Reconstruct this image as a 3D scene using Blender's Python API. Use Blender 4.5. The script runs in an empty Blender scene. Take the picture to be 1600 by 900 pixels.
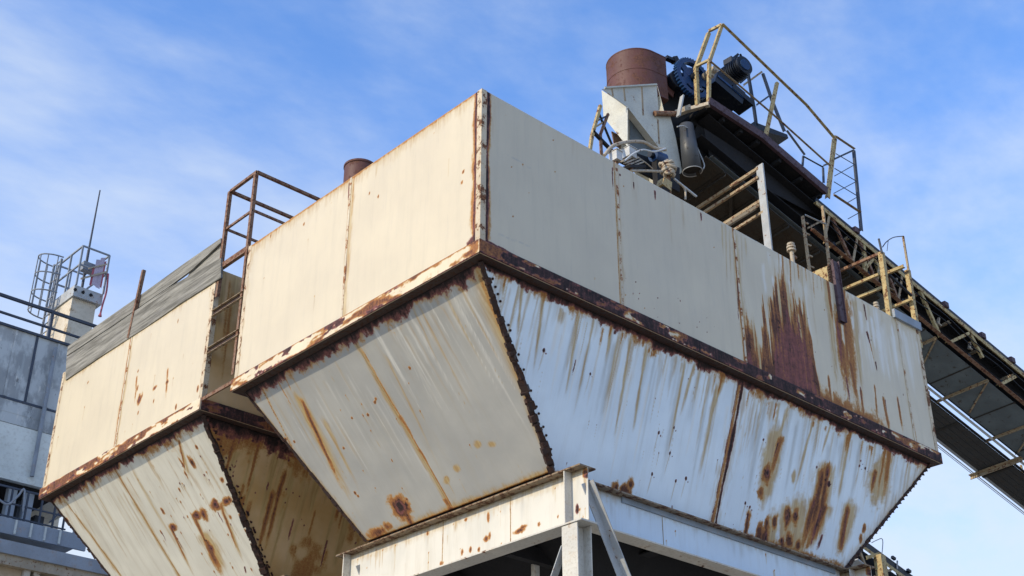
import bpy, math, random
import numpy as np
from mathutils import Vector, Matrix

random.seed(7)
R = math.radians
sc = bpy.context.scene
COL = sc.collection

# ------------------------------------------------------------------ camera
ANG, YAW, PITCH, DIST, CZ, FPX = 48.914, -1.614, 28.786, 14.0, -8.167, 2068.4
CAM = np.array([-DIST*math.cos(R(ANG)), -DIST*math.sin(R(ANG)), CZ])
_h, _t = R(ANG+YAW), R(PITCH)
FW = np.array([math.cos(_h)*math.cos(_t), math.sin(_h)*math.cos(_t), math.sin(_t)])
RT = np.array([math.sin(_h), -math.cos(_h), 0.0])
UP = np.cross(RT, FW)
GZ = CZ-1.62                                   # ground level

cd_ = bpy.data.cameras.new('camera')
cam = bpy.data.objects.new('camera', cd_); COL.objects.link(cam)
cd_.sensor_width = 36; cd_.lens = FPX/1600*36; cd_.clip_end = 3000; cd_.clip_start = 0.1
cam.matrix_world = Matrix(((RT[0], UP[0], -FW[0], CAM[0]), (RT[1], UP[1], -FW[1], CAM[1]),
                           (RT[2], UP[2], -FW[2], CAM[2]), (0, 0, 0, 1)))
sc.camera = cam

# survey helpers: where a sight line of the photograph meets a real plane of the plant
def on(px, py, Q, n):
    d = FW+RT*(px-800)/FPX-UP*(py-450)/FPX
    return CAM+d*((np.array(Q, float)-CAM)@n)/(d@n)
def onx(px, py, x): return on(px, py, (x, 0, 0), np.array([1., 0, 0]))
def ony(px, py, y): return on(px, py, (0, y, 0), np.array([0, 1., 0]))
def onz(px, py, z): return on(px, py, (0, 0, z), np.array([0, 0, 1.]))

# ------------------------------------------------------------------ noise in numpy
def _vn(x, y, seed):
    xi = np.floor(x).astype(np.int64); yi = np.floor(y).astype(np.int64)
    fx = x-xi; fy = y-yi
    fx = fx*fx*(3-2*fx); fy = fy*fy*(3-2*fy)
    def hsh(a, b):
        n = (a*374761393+b*668265263+seed*974711) & 0xffffffff
        n = ((n ^ (n >> 13))*1274126177) & 0xffffffff
        return ((n ^ (n >> 16)) & 0xffff)/65535.0
    return (hsh(xi, yi)*(1-fx)+hsh(xi+1, yi)*fx)*(1-fy)+(hsh(xi, yi+1)*(1-fx)+hsh(xi+1, yi+1)*fx)*fy
def fbm(x, y, seed=0, octv=4):
    a = 0; w = .5; tot = 0
    for o in range(octv):
        a = a+w*_vn(x*2**o, y*2**o, seed+o*17); tot += w; w *= .55
    return a/tot
def sstep(a, b, x):
    u = np.clip((x-a)/(b-a), 0, 1); return u*u*(3-2*u)

# ------------------------------------------------------------------ materials
def nt(name):
    m = bpy.data.materials.new(name); m.use_nodes = True
    t = m.node_tree; t.nodes.clear()
    return m, t
def N(t, typ, **kw):
    n = t.nodes.new(typ)
    for k, v in kw.items(): setattr(n, k, v)
    return n
def math_(t, op, a, b=None, c=None, clamp=False):
    n = t.nodes.new('ShaderNodeMath'); n.operation = op; n.use_clamp = clamp
    for i, v in enumerate((a, b, c)):
        if v is None: continue
        if isinstance(v, (int, float)): n.inputs[i].default_value = v
        else: t.links.new(v, n.inputs[i])
    return n.outputs[0]
def mixc(t, f, a, b, typ='MIX'):
    n = t.nodes.new('ShaderNodeMix'); n.data_type = 'RGBA'; n.blend_type = typ
    for i, v in ((0, f), (6, a), (7, b)):
        if isinstance(v, (int, float)): n.inputs[i].default_value = v
        elif isinstance(v, tuple): n.inputs[i].default_value = v+(1,) if len(v) == 3 else v
        else: t.links.new(v, n.inputs[i])
    return n.outputs[2]
def noise(t, vec, scale, detail=5, rough=.6, stretch=None):
    if stretch:
        mp = N(t, 'ShaderNodeMapping'); mp.inputs['Scale'].default_value = stretch
        t.links.new(vec, mp.inputs['Vector']); vec = mp.outputs[0]
    n = N(t, 'ShaderNodeTexNoise'); n.inputs['Scale'].default_value = scale
    n.inputs['Detail'].default_value = detail; n.inputs['Roughness'].default_value = rough
    t.links.new(vec, n.inputs['Vector']); return n.outputs['Fac']
def mapr(t, v, a, b, c=0., d=1.):
    n = N(t, 'ShaderNodeMapRange', interpolation_type='SMOOTHSTEP')
    for k, x in zip(('From Min', 'From Max', 'To Min', 'To Max'), (a, b, c, d)): n.inputs[k].default_value = x
    t.links.new(v, n.inputs['Value']); return n.outputs[0]
def finish(t, col, rough, bump_h=None, bump=.3, dist=.01, metal=0.0, spec=.5):
    b = N(t, 'ShaderNodeBsdfPrincipled'); o = N(t, 'ShaderNodeOutputMaterial')
    t.links.new(b.outputs[0], o.inputs[0])
    for s, v in (('Base Color', col), ('Roughness', rough), ('Metallic', metal), ('Specular IOR Level', spec)):
        if isinstance(v, (int, float)): b.inputs[s].default_value = v
        elif isinstance(v, tuple): b.inputs[s].default_value = v+(1,)
        else: t.links.new(v, b.inputs[s])
    if bump_h is not None:
        bn = N(t, 'ShaderNodeBump'); bn.inputs['Strength'].default_value = bump; bn.inputs['Distance'].default_value = dist
        t.links.new(bump_h, bn.inputs['Height']); t.links.new(bn.outputs[0], b.inputs['Normal'])

RUST_O = (.36, .155, .05); RUST_M = (.215, .082, .04); RUST_D = (.05, .025, .024); RUST_P = (.27, .088, .08); TAN = (.47, .34, .14)

def ramp(t, fac, stops):
    n = N(t, 'ShaderNodeValToRGB'); e = n.color_ramp.elements
    while len(e) < len(stops): e.new(.5)
    for k, (p, c) in enumerate(stops): e[k].position = p; e[k].color = tuple(c)+(1,)
    t.links.new(fac, n.inputs[0]); return n.outputs[0]

def plate_material(name, paint, paint2, rough=.42, runs=.22):
    """painted steel plate; rust, and rim shade painted black, come from the attributes stain / rust / dark of the mesh;
    `st` holds metres along the plate and down its fall line"""
    m, t = nt(name)
    co = N(t, 'ShaderNodeTexCoord').outputs['Object']
    st = N(t, 'ShaderNodeAttribute', attribute_name='st').outputs['Vector']
    at = {k: N(t, 'ShaderNodeAttribute', attribute_name=k).outputs['Fac'] for k in ('stain', 'rust', 'dark', 'tone', 'pale')}
    n1 = noise(t, co, 9, 8, .65); n2 = noise(t, co, 34, 7, .72); n3 = noise(t, co, 1.3, 4, .55)
    nv = noise(t, st, 6, 5, .62, (1, .10, 1)); nw = noise(t, st, 26, 5, .65, (1, .07, 1)); nf = noise(t, co, 120, 3, .7)
    c0 = lambda v, k=1.: math_(t, 'MULTIPLY', math_(t, 'SUBTRACT', v, .5), k)
    base = mixc(t, mapr(t, n3, .3, .7), paint, paint2)
    base = mixc(t, math_(t, 'MULTIPLY', mapr(t, nv, .46, .78), runs), base, (.40, .35, .26))
    base = mixc(t, math_(t, 'MULTIPLY', mapr(t, nw, .52, .78), runs*.8), base, (.34, .32, .29))
    base = mixc(t, math_(t, 'MULTIPLY', at['tone'], .75), base, (.34, .34, .32))
    base = mixc(t, math_(t, 'MULTIPLY', mapr(t, nf, .55, .8), .12), base, (.3, .27, .22))
    pm = mapr(t, math_(t, 'ADD', at['pale'], c0(nw, .7)), .1, .9, 0, .75)
    base = mixc(t, math_(t, 'MULTIPLY', pm, mapr(t, at['pale'], 0, .1)), base, (.74, .73, .68))
    # thin brown run-off
    sm = math_(t, 'ADD', at['stain'], math_(t, 'ADD', c0(nw, .55), c0(nv, .25)))
    sm = mapr(t, sm, .06, .85, 0, .9)
    sm = math_(t, 'MULTIPLY', sm, mapr(t, at['stain'], .0, .12))
    c = mixc(t, sm, base, mixc(t, mapr(t, nw, .35, .65), (.50, .37, .16), (.38, .235, .085)))
    # rust: tan bleed, orange, red brown, nearly black pits and painted rim shade
    rm = math_(t, 'ADD', at['rust'], math_(t, 'ADD', c0(n2, .8), c0(nw, .45)))
    gate = mapr(t, at['rust'], .0, .12)
    rc = ramp(t, rm, ((.12, (.52, .37, .16)), (.38, (.48, .265, .08)), (.68, (.36, .155, .05)), (.9, (.22, .088, .04)), (1.0, (.11, .045, .028))))
    al = math_(t, 'MULTIPLY', mapr(t, rm, .10, .58), gate)
    c = mixc(t, al, c, rc)
    pit = mapr(t, math_(t, 'ADD', math_(t, 'MULTIPLY', at['rust'], .3), n1), .86, .94)
    c = mixc(t, math_(t, 'MULTIPLY', pit, gate), c, (.035, .018, .015))
    dm = math_(t, 'ADD', at['dark'], math_(t, 'ADD', c0(n2, .85), c0(nw, .3)))
    dg = mapr(t, at['dark'], .0, .12)
    df = math_(t, 'MULTIPLY', mapr(t, dm, .36, .66), dg)
    dc = ramp(t, math_(t, 'ADD', math_(t, 'MULTIPLY', dm, .62), math_(t, 'ADD', c0(n1, .55), c0(nw, .3))), ((.28, RUST_P), (.46, (.15, .058, .05)), (.60, RUST_D), (.76, (.016, .011, .011))))
    c = mixc(t, df, c, dc)
    rr = math_(t, 'MAXIMUM', math_(t, 'MULTIPLY', mapr(t, rm, .4, .62), gate), df)
    ro = math_(t, 'MULTIPLY_ADD', rr, .9-rough, rough)
    ro = math_(t, 'ADD', ro, c0(n1, .25))
    hh = math_(t, 'ADD', math_(t, 'MULTIPLY', rr, n2), math_(t, 'MULTIPLY', n1, .12))
    finish(t, c, ro, hh, .6, .014, spec=.4)
    return m

def steel_material(name, paint, amount, rust=RUST_M, rust2=RUST_D, scale=6, rough=.6, paint2=None, grime=.3, halo_c=None):
    """weathered painted member: paint with patches of rust"""
    m, t = nt(name)
    co = N(t, 'ShaderNodeTexCoord').outputs['Object']
    n1 = noise(t, co, scale, 8, .68); n2 = noise(t, co, scale*6, 5, .7); n3 = noise(t, co, scale*.35, 3, .5)
    p = mixc(t, mapr(t, n3, .35, .65), paint, paint2 or tuple(v*.8 for v in paint))
    if max(paint) < .1: grime *= .15
    p = mixc(t, math_(t, 'MULTIPLY', mapr(t, n2, .45, .75), grime), p, (.2, .15, .09))
    th = .5+(.5-amount)*.42
    f = math_(t, 'ADD', n1, math_(t, 'MULTIPLY', math_(t, 'SUBTRACT', n2, .5), .22))
    halo = mapr(t, f, th-.09, th+.02, 0, .65)
    core = mapr(t, f, th, th+.05)
    c = mixc(t, halo, p, halo_c or (tuple(v*.55+h*.45 for v, h in zip(paint, (.4, .22, .075))) if max(paint) > .2 else tuple(v*.6+h*.4 for v, h in zip(paint, rust))))
    c = mixc(t, core, c, mixc(t, mapr(t, n2, .35, .65), rust, rust2))
    ro = math_(t, 'MULTIPLY_ADD', core, .9-rough, rough)
    finish(t, c, ro, math_(t, 'ADD', math_(t, 'MULTIPLY', core, n2), math_(t, 'MULTIPLY', n2, .3)), .5, .008, spec=.35)
    return m

M = {}
M['cream'] = plate_material('cream_painted_plate', (.63, .545, .39), (.585, .505, .365))
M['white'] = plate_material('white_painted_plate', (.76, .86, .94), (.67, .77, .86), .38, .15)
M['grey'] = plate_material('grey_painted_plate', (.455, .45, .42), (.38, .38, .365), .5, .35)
M['pale'] = plate_material('pale_painted_plate', (.74, .72, .63), (.66, .64, .56), .5, .4)
M['ochre'] = plate_material('ochre_stained_plate', (.66, .46, .25), (.52, .32, .12), .6)
M['band'] = plate_material('rim_band_paint', (.70, .60, .42), (.62, .52, .36), .55)
M['frame'] = steel_material('pale_frame_paint', (.60, .57, .50), .2, paint2=(.52, .50, .45), scale=5, grime=.4)
M['web_skylit'] = plate_material('beam_web_skylight_blue', (.60, .70, .79), (.54, .63, .72), .45, .2)  # white-ish web paint with the blue skylight of its shaded side mixed in
M['web'] = plate_material('beam_web_paint', (.64, .61, .54), (.57, .55, .49), .5, .3)
M['yellow'] = steel_material('faded_yellow_paint', (.46, .36, .17), .4, rust=(.22, .10, .045), rust2=(.10, .05, .03), scale=15)
M['tanst'] = steel_material('tan_weathered_steel', (.35, .275, .175), .4, scale=15)
M['brown'] = steel_material('rusted_brown_steel', (.21, .12, .08), .5, scale=15)
M['purple'] = steel_material('purple_brown_rust', (.085, .05, .06), .4, rust=(.065, .036, .042), rust2=(.04, .025, .028), scale=14)
M['drum'] = steel_material('red_brown_oxide', (.115, .043, .034), .45, rust=(.075, .033, .028), rust2=(.14, .062, .04), scale=5, grime=.25)
M['black'] = steel_material('near_black_steel', (.012, .012, .014), .3, rust=(.022, .017, .015), rust2=(.012, .011, .011), scale=11, rough=.85)  # near-black base with faint brown patches
M['darkrust'] = steel_material('black_rust', (.04, .022, .018), .5, rust=(.03, .018, .016), rust2=(.085, .036, .02), scale=14)
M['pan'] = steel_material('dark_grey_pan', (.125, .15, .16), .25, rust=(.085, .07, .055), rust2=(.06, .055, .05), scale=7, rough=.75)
M['panbrown'] = steel_material('dirty_brown_pan', (.036, .033, .028), .45, rust=(.05, .036, .022), rust2=(.022, .019, .017), scale=7, rough=.85)
M['duct'] = steel_material('dark_galvanised_duct', (.06, .065, .072), .2, rust=(.045, .038, .032), rust2=(.03, .028, .026), scale=8, rough=.45)
M['greysteel'] = steel_material('bare_grey_steel', (.42, .44, .45), .22, scale=9)
M['railgrey'] = steel_material('dark_rail_paint', (.055, .068, .095), .2, rust=(.07, .05, .04), rust2=(.04, .03, .03), scale=10)
M['plank'] = steel_material('dark_dirty_plank', (.05, .048, .045), .4, rust=(.08, .065, .05), rust2=(.03, .027, .025), scale=10, rough=.85)
M['galv'] = steel_material('galvanised_rail', (.26, .29, .33), .15, scale=9)
M['blue'] = steel_material('blue_machine_paint', (.010, .050, .150), .12, rust=(.01, .02, .04), rust2=(.02, .02, .025), scale=12, rough=.45, grime=.1)
M['machine'] = steel_material('greasy_black_machine', (.007, .010, .017), .25, rust=(.02, .02, .024), rust2=(.03, .025, .02), scale=13, rough=.4, grime=.12)
M['pipe'] = steel_material('white_pipe_paint', (.56, .57, .56), .14, scale=9, rough=.4)
M['clutter'] = steel_material('dusty_beige', (.44, .38, .29), .3, scale=14)
M['chute'] = steel_material('chute_plate_paint', (.56, .55, .47), .12, scale=6.0, paint2=(.47, .47, .42), grime=.35)
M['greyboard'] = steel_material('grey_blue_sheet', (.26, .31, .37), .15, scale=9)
M['towerwall'] = steel_material('cream_tower_render', (.66, .58, .45), .2, rust=(.4, .3, .18), rust2=(.3, .24, .16), scale=2)
M['bldwhite'] = steel_material('pale_blue_cladding', (.70, .72, .67), .1, scale=2, rust=(.4, .4, .38), rust2=(.3, .3, .3))
M['roofblue'] = steel_material('blue_grey_roof_edge', (.33, .37, .42), .12, scale=4, rust=(.3, .3, .3), rust2=(.2, .2, .22))
M['beigewall'] = steel_material('beige_panel', (.58, .47, .33), .15, scale=2)
M['red'] = steel_material('red_cloth', (.42, .10, .13), .05, scale=6)
M['whitecloth'] = steel_material('white_cloth', (.50, .42, .52), .05, scale=6)

def peel_material():
    m, t = nt('peeling_blue_grey_paint')
    co = N(t, 'ShaderNodeTexCoord').outputs['Object']
    a = noise(t, co, 1.7, 9, .66, (1, 1, .5)); b = noise(t, co, 7, 7, .72, (1, 1, .35)); d = noise(t, co, .7, 4, .55); v = noise(t, co, 3.5, 6, .65, (1, 1, .1))
    c = mixc(t, mapr(t, d, .35, .65), (.26, .275, .28), (.36, .365, .36))
    c = mixc(t, mapr(t, a, .46, .57), c, (.48, .50, .495))
    c = mixc(t, mapr(t, v, .55, .68, 0, .6), c, (.42, .45, .45))
    c = mixc(t, mapr(t, b, .57, .66), c, (.60, .59, .55))
    sp = noise(t, co, 2.6, 9, .74, (1, 1, .55))
    c = mixc(t, mapr(t, sp, .60, .66), c, (.085, .065, .05))
    finish(t, c, .65, b, .3, .01)
    return m
M['peel'] = peel_material()

def wood_material():
    m, t = nt('weathered_grey_timber')
    co = N(t, 'ShaderNodeTexCoord').outputs['Object']
    g = noise(t, co, 20, 6, .7, (1, .05, 1)); g2 = noise(t, co, 3.2, 5, .65, (1, .3, 1)); k = noise(t, co, 60, 4, .7, (1, .04, 1))
    c = mixc(t, mapr(t, g, .3, .7), (.10, .095, .08), (.33, .315, .275))
    c = mixc(t, mapr(t, g2, .5, .72, 0, .65), c, (.22, .21, .20))
    c = mixc(t, mapr(t, k, .55, .75, 0, .5), c, (.10, .09, .08))
    finish(t, c, .85, g, .6, .01, spec=.2)
    return m
M['wood'] = wood_material()

def ground_material():
    m, t = nt('dusty_yard_ground')
    co = N(t, 'ShaderNodeTexCoord').outputs['Object']
    a = noise(t, co, .25, 7, .6); b = noise(t, co, 6, 6, .7)
    c = mixc(t, a, (.30, .27, .21), (.40, .36, .29)); c = mixc(t, mapr(t, b, .45, .7, 0, .5), c, (.2, .18, .15))
    finish(t, c, .92, b, .4, .02)
    return m
M['ground'] = ground_material()

# ------------------------------------------------------------------ mesh building
def tag(o, label=None, cat=None, group=None, kind=None):
    for k, v in (('label', label), ('category', cat), ('group', group), ('kind', kind)):
        if v: o[k] = v
    return o
def root_loc(p):
    while p.parent: p = p.parent
    return np.array(p.location)
def thing(name, label, cat, loc, group=None):
    o = bpy.data.objects.new(name, None); COL.objects.link(o); o.location = tuple(float(v) for v in loc)
    o.empty_display_size = .3
    return tag(o, label, cat, group)

def unit(v): v = np.array(v, float); return v/np.linalg.norm(v)
class MB:
    def __init__(s): s.v = []; s.f = []; s.sm = []
    def add(s, vs, fs, smooth=False):
        o = len(s.v); s.v += [tuple(map(float, x)) for x in vs]
        s.f += [tuple(i+o for i in f) for f in fs]; s.sm += [smooth]*len(fs); return s
    def hexa(s, c):         # 8 corners: bottom ring 0-3, top ring 4-7
        return s.add(c, [(3, 2, 1, 0), (4, 5, 6, 7), (0, 1, 5, 4), (1, 2, 6, 5), (2, 3, 7, 6), (3, 0, 4, 7)])
    def box(s, a, b):
        x0, y0, z0 = np.minimum(a, b); x1, y1, z1 = np.maximum(a, b)
        return s.hexa([(x0, y0, z0), (x1, y0, z0), (x1, y1, z0), (x0, y1, z0), (x0, y0, z1), (x1, y0, z1), (x1, y1, z1), (x0, y1, z1)])
    def bar(s, p, q, w, h=None, up=(0, 0, 1), off=(0, 0)):
        """rectangular bar p-q; w across, h along `up`"""
        h = h or w; p = np.array(p, float); q = np.array(q, float); d = unit(q-p); u = np.array(up, float)
        if abs(d@unit(u)) > .97: u = np.array((1, 0, 0.)) if abs(d[0]) < .9 else np.array((0, 1., 0))
        r = unit(np.cross(d, u)); u = np.cross(r, d)
        c = []
        for e in (p, q):
            for a, b in ((-1, -1), (1, -1), (1, 1), (-1, 1)): c.append(e+r*(a*w/2+off[0])+u*(b*h/2+off[1]))
        return s.hexa(c)
    def angle(s, p, q, a=.06, th=.008, up=(0, 0, 1), flip=1):
        """L-section"""
        p = np.array(p, float); q = np.array(q, float); d = unit(q-p); u = np.array(up, float)
        if abs(d@unit(u)) > .97: u = np.array((1, 0, 0.)) if abs(d[0]) < .9 else np.array((0, 1., 0))
        r = unit(np.cross(d, u))*flip; u = np.cross(unit(np.cross(d, u)), d)
        for prof in (((0, 0), (a, 0), (a, th), (0, th)), ((0, th), (th, th), (th, a), (0, a))):
            c = [e+r*x+u*y for e in (p, q) for x, y in (prof if flip > 0 else prof[::-1])]
            s.hexa(c)
        return s
    def quad(s, a, b, c, d, th, n):
        """plate with corners a-d thickened by th along n"""
        n = unit(n)*th
        return s.hexa([np.array(x, float) for x in (a, b, c, d)]+[np.array(x, float)+n for x in (a, b, c, d)])
    def poly(s, pts, n, th):
        n = unit(n)*th; k = len(pts); v = [np.array(p, float) for p in pts]; v += [p+n for p in v]
        s.add(v, [tuple(range(k-1, -1, -1)), tuple(range(k, 2*k))]+[(i, (i+1) % k, (i+1) % k+k, i+k) for i in range(k)]); return s
    def tube(s, pts, r, n=8, cap=True):
        pts = [np.array(p, float) for p in pts]; k = len(pts); rs = r if isinstance(r, (list, tuple)) else [r]*k
        vs = []; ref = None
        for i, p in enumerate(pts):
            d = unit(pts[min(i+1, k-1)]-pts[max(i-1, 0)])
            if ref is None: ref = np.array((0, 0, 1.)) if abs(d[2]) < .9 else np.array((1., 0, 0))
            a = unit(np.cross(d, ref)); b = np.cross(a, d); ref = b
            for j in range(n):
                t = 2*math.pi*j/n; vs.append(p+rs[i]*(a*math.cos(t)+b*math.sin(t)))
        fs = [(i*n+j, i*n+(j+1) % n, (i+1)*n+(j+1) % n, (i+1)*n+j) for i in range(k-1) for j in range(n)]
        s.add(vs, fs, True)
        if cap: o = vs; s.add(vs[:n], [tuple(range(n-1, -1, -1))]); s.add(vs[-n:], [tuple(range(n))])
        return s
    def ibeam(s, p, q, h, w, tf=.018, tw=.012, up=(0, 0, 1)):
        """I section hanging below the line p-q (centre of the top face)"""
        p = np.array(p, float); q = np.array(q, float)
        s.bar(p, q, w, tf, up, (0, -tf/2)); s.bar(p, q, w, tf, up, (0, -h+tf/2)); s.bar(p, q, tw, h-2*tf, up, (0, -h/2)); return s
    def build(s, name, mat, parent=None, label=None):
        off = root_loc(parent) if parent else np.zeros(3)
        me = bpy.data.meshes.new(name); me.from_pydata([tuple(np.array(v)-off) for v in s.v], [], s.f)
        me.polygons.foreach_set('use_smooth', s.sm)
        me.materials.append(mat); me.update()
        import bmesh
        bm = bmesh.new(); bm.from_mesh(me); bmesh.ops.recalc_face_normals(bm, faces=bm.faces); bm.to_mesh(me); bm.free()
        o = bpy.data.objects.new(name, me); COL.objects.link(o)
        if parent: o.parent = parent
        if label: o['label'] = label
        return o

def catmull(pts, n=6):
    p = [np.array(x, float) for x in pts]; p = [2*p[0]-p[1]]+p+[2*p[-1]-p[-2]]; out = []
    for i in range(1, len(p)-2):
        for k in range(n):
            t = k/n
            out.append(.5*((2*p[i])+(-p[i-1]+p[i+1])*t+(2*p[i-1]-5*p[i]+4*p[i+1]-p[i+2])*t*t+(-p[i-1]+3*p[i]-3*p[i+1]+p[i+2])*t**3))
    out.append(p[-2]); return out

# ------------------------------------------------------------------ plates with rust masks
class Mask:
    """masks over (s, t): s along the face, t down from its upper edge, both in metres"""
    def __init__(m, s, t, seed):
        m.s, m.t, m.seed = s, t, seed
        m.a = {k: np.zeros_like(s) for k in ('stain', 'rust', 'dark', 'tone', 'pale')}
        m.wob = (fbm(s*3+5, t*1.1, seed+3, 4)-.5)
        m.fine = fbm(s*22, t*5, seed+5, 4)-.5
        m.grain = fbm(s*14, t*14, seed+9, 4)-.5
    def put(m, k, v): m.a[k] = np.maximum(m.a[k], v)
    def drip(m, k, s0, t0, L, w, a=1., taper=.4, soft=.12, drift=0., rag=1.):
        u = (m.t-t0)/max(L, 1e-3)
        ww = w*(1-taper*np.clip(u, 0, 1))*(1+1.3*rag*m.fine)+1e-4
        d = np.abs(m.s-s0-drift*np.clip(u, 0, 1)-m.wob*w*.7)/ww
        v = np.clip(1.25-d, 0, 1)*sstep(-soft, soft*.4, u+m.fine*.15*rag)*sstep(1.05, .45, u+m.fine*.5*rag)
        m.put(k, a*v)
    def blob(m, k, s0, t0, rs, rt, a=1., rag=1.):
        d = np.sqrt(((m.s-s0)/rs)**2+((m.t-t0)/rt)**2)+rag*(m.grain*.9+m.fine*.5)
        m.put(k, a*np.clip(1.35-d, 0, 1))
    def streaks(m, k, n, s0, s1, t0, Lr, wr, ar, seed, tj=0.):
        rg = random.Random(seed)
        for i in range(n):
            L = rg.uniform(*Lr)*rg.uniform(.5, 1)
            m.drip(k, rg.uniform(s0, s1), t0+rg.uniform(0, tj), L, rg.uniform(*wr), rg.uniform(*ar), .3, .1)
    def specks(m, k, n, s0, s1, t0, t1, rr, seed, a=1.1, tail=True):
        rg = random.Random(seed)
        for i in range(n):
            s, t, r = rg.uniform(s0, s1), rg.uniform(t0, t1), rg.uniform(*rr)
            m.blob(k, s, t, r, r*rg.uniform(.8, 2.2), a, .7)
            if tail: m.drip('stain', s, t, rg.uniform(.1, .5), r*.9, .6)
    def fringe(m, k, depth, a=1., sc_=5., tt=0.):
        j = fbm(m.s*sc_, m.s*0+.3, m.seed+21, 5)*1.5-.25
        e = depth*np.clip(j, .15, 1.6)
        m.put(k, a*np.clip(1.0-(m.t-tt)/np.maximum(e, .01)*.55+m.grain*.8, 0, 1.2)*(m.t < tt+depth*2.6))
    def seam(m, k, sfun, w, a=1., t0=-9, t1=99):
        d = np.abs(m.s-sfun(m.t)-m.wob*.03)/(w*(1+1.8*m.fine+.8*m.wob)+1e-4)
        m.put(k, a*np.clip(1.3-d, 0, 1)*(m.t > t0)*(m.t < t1))
    def edge(m, k, e, w, a=1.):
        m.put(k, a*np.clip(1.15-np.abs(e)/(w*(1+1.6*m.fine+m.wob)+1e-4)+m.grain*.5, 0, 1))

def plate(name, c00, c10, c11, c01, st, maskfn, mat, parent, seed=1, th=.012, res=.022, wave=.007, label=None, inward=None):
    """gridded plate: corners bottom-left, bottom-right, top-right, top-left; st = their (s, t) pairs"""
    c = [np.array(x, float) for x in (c00, c10, c11, c01)]; off = root_loc(parent)
    nu = max(2, int(max(np.linalg.norm(c[1]-c[0]), np.linalg.norm(c[2]-c[3]))/res)); nv = max(2, int(max(np.linalg.norm(c[3]-c[0]), np.linalg.norm(c[2]-c[1]))/res))
    U, V = np.meshgrid(np.linspace(0, 1, nu+1), np.linspace(0, 1, nv+1))
    w = [(1-U)*(1-V), U*(1-V), U*V, (1-U)*V]
    P = sum(w[i][..., None]*c[i] for i in range(4)); S = sum(w[i]*st[i][0] for i in range(4)); T = sum(w[i]*st[i][1] for i in range(4))
    n = unit(np.cross(c[1]-c[0], c[3]-c[0]))
    bnd = np.minimum(np.minimum(U, 1-U)*nu, np.minimum(V, 1-V)*nv)
    dz = (fbm(S*.9, T*1.1, seed+40, 3)-.5)*2*wave*np.clip(bnd/6, 0, 1)
    P = P+dz[..., None]*n
    mk = Mask(S.ravel(), T.ravel(), seed); maskfn(mk)
    vs = P.reshape(-1, 3)-off; m_ = nu+1
    fs = [(r*m_+k, r*m_+k+1, (r+1)*m_+k+1, (r+1)*m_+k) for r in range(nv) for k in range(nu)]
    k0 = len(vs); back = [x-n*th-off for x in c]
    front = [0, nu, (nv+1)*m_-1, nv*m_]
    vs = np.vstack([vs, back])
    bot = list(range(0, nu+1)); rgt = [r*m_+nu for r in range(nv+1)]; top = [nv*m_+k for k in range(nu, -1, -1)]; lft = [r*m_ for r in range(nv, -1, -1)]
    for e, (a, b) in zip((bot, rgt, top, lft), ((0, 1), (1, 2), (2, 3), (3, 0))): fs.append(tuple(e[::-1])+(k0+a, k0+b))
    fs.append((k0+3, k0+2, k0+1, k0))
    me = bpy.data.meshes.new(name); me.from_pydata(vs.tolist(), [], fs)
    for kk, a in mk.a.items():
        at = me.attributes.new(kk, 'FLOAT', 'POINT'); at.data.foreach_set('value', np.concatenate([np.clip(a, 0, 1.3), np.zeros(4)]).astype(np.float32))
    sv = np.zeros((len(vs), 3), np.float32); sv[:S.size, 0] = S.ravel(); sv[:S.size, 1] = T.ravel(); sv[:, 2] = seed*.7
    at = me.attributes.new('st', 'FLOAT_VECTOR', 'POINT'); at.data.foreach_set('vector', sv.ravel())
    sm = np.zeros(len(fs), bool); sm[:nu*nv] = True; me.polygons.foreach_set('use_smooth', sm)
    me.materials.append(mat); me.update()
    o = bpy.data.objects.new(name, me); COL.objects.link(o); o.parent = parent
    if label: o['label'] = label
    return o

# ================================================================== THE HOPPERS
LX, LY, HT, HB = 10.385, 5.565, 2.513, .195
EV, INS = .032, .13                                # rim overhang, inset of the cone below the rim
PX0, PX1, DY, PZ = 2.004, 8.356, .83, -2.07
SLX = math.hypot(PX0-INS, PZ); SLY = math.hypot(DY-INS, PZ)
B0, B1 = 6.502, 11.974

def st_left(px, py):                               # upper left-hand wall (plane x = 0): s = y
    p = onx(px, py, 0); return p[1], HT-p[2]
def st_right(px, py):
    p = ony(px, py, 0); return p[0], HT-p[2]
def st_cone_left(px, py):
    n = np.cross((0, 1, 0), (PX0-INS, 0, PZ)); p = on(px, py, (INS, 0, 0), unit(n)); return p[1], math.hypot(p[0]-INS, p[2])
def st_cone_right(px, py):
    n = np.cross((1, 0, 0), (0, DY-INS, PZ)); p = on(px, py, (0, INS, 0), unit(n)); return p[0], math.hypot(p[1]-INS, p[2])
def DR(m, k, conv, p, q, wpx, a=1., **kw):
    """drip from photo point p to q (same fall line), width in px of the photograph"""
    s0, t0 = conv(*p); s1, t1 = conv(*q); m.drip(k, s0, t0, max(t1-t0, .05), wpx*.0085, a, drift=s1-s0, **kw)
def BL(m, k, conv, p, rs, rt, a=1., **kw):
    if k == 'stain': rs, rt = rs*1.5, rt*1.3
    elif k == 'rust' and rs > 4.5: rs, rt = rs*1.25, rt*1.25
    s0, t0 = conv(*p); m.blob(k, s0, t0, rs*.0085, rt*.0085, a, **kw)

def bolts(parent, pts, nrm, mat, r=.02, h=.03, name='bolt'):
    first = None
    nrm = unit(nrm)
    for p in pts:
        if first is None:
            mb = MB(); mb.tube([np.zeros(3), nrm*h], r, 6); mb.tube([nrm*h, nrm*h*1.6], r*.5, 6)
            off = root_loc(parent)
            first = mb.build(name, mat); first.parent = parent; first.location = tuple(np.array(p)-off)
        else:
            o = first.copy(); COL.objects.link(o); o.parent = parent; o.location = tuple(np.array(p)-root_loc(parent))

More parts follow.
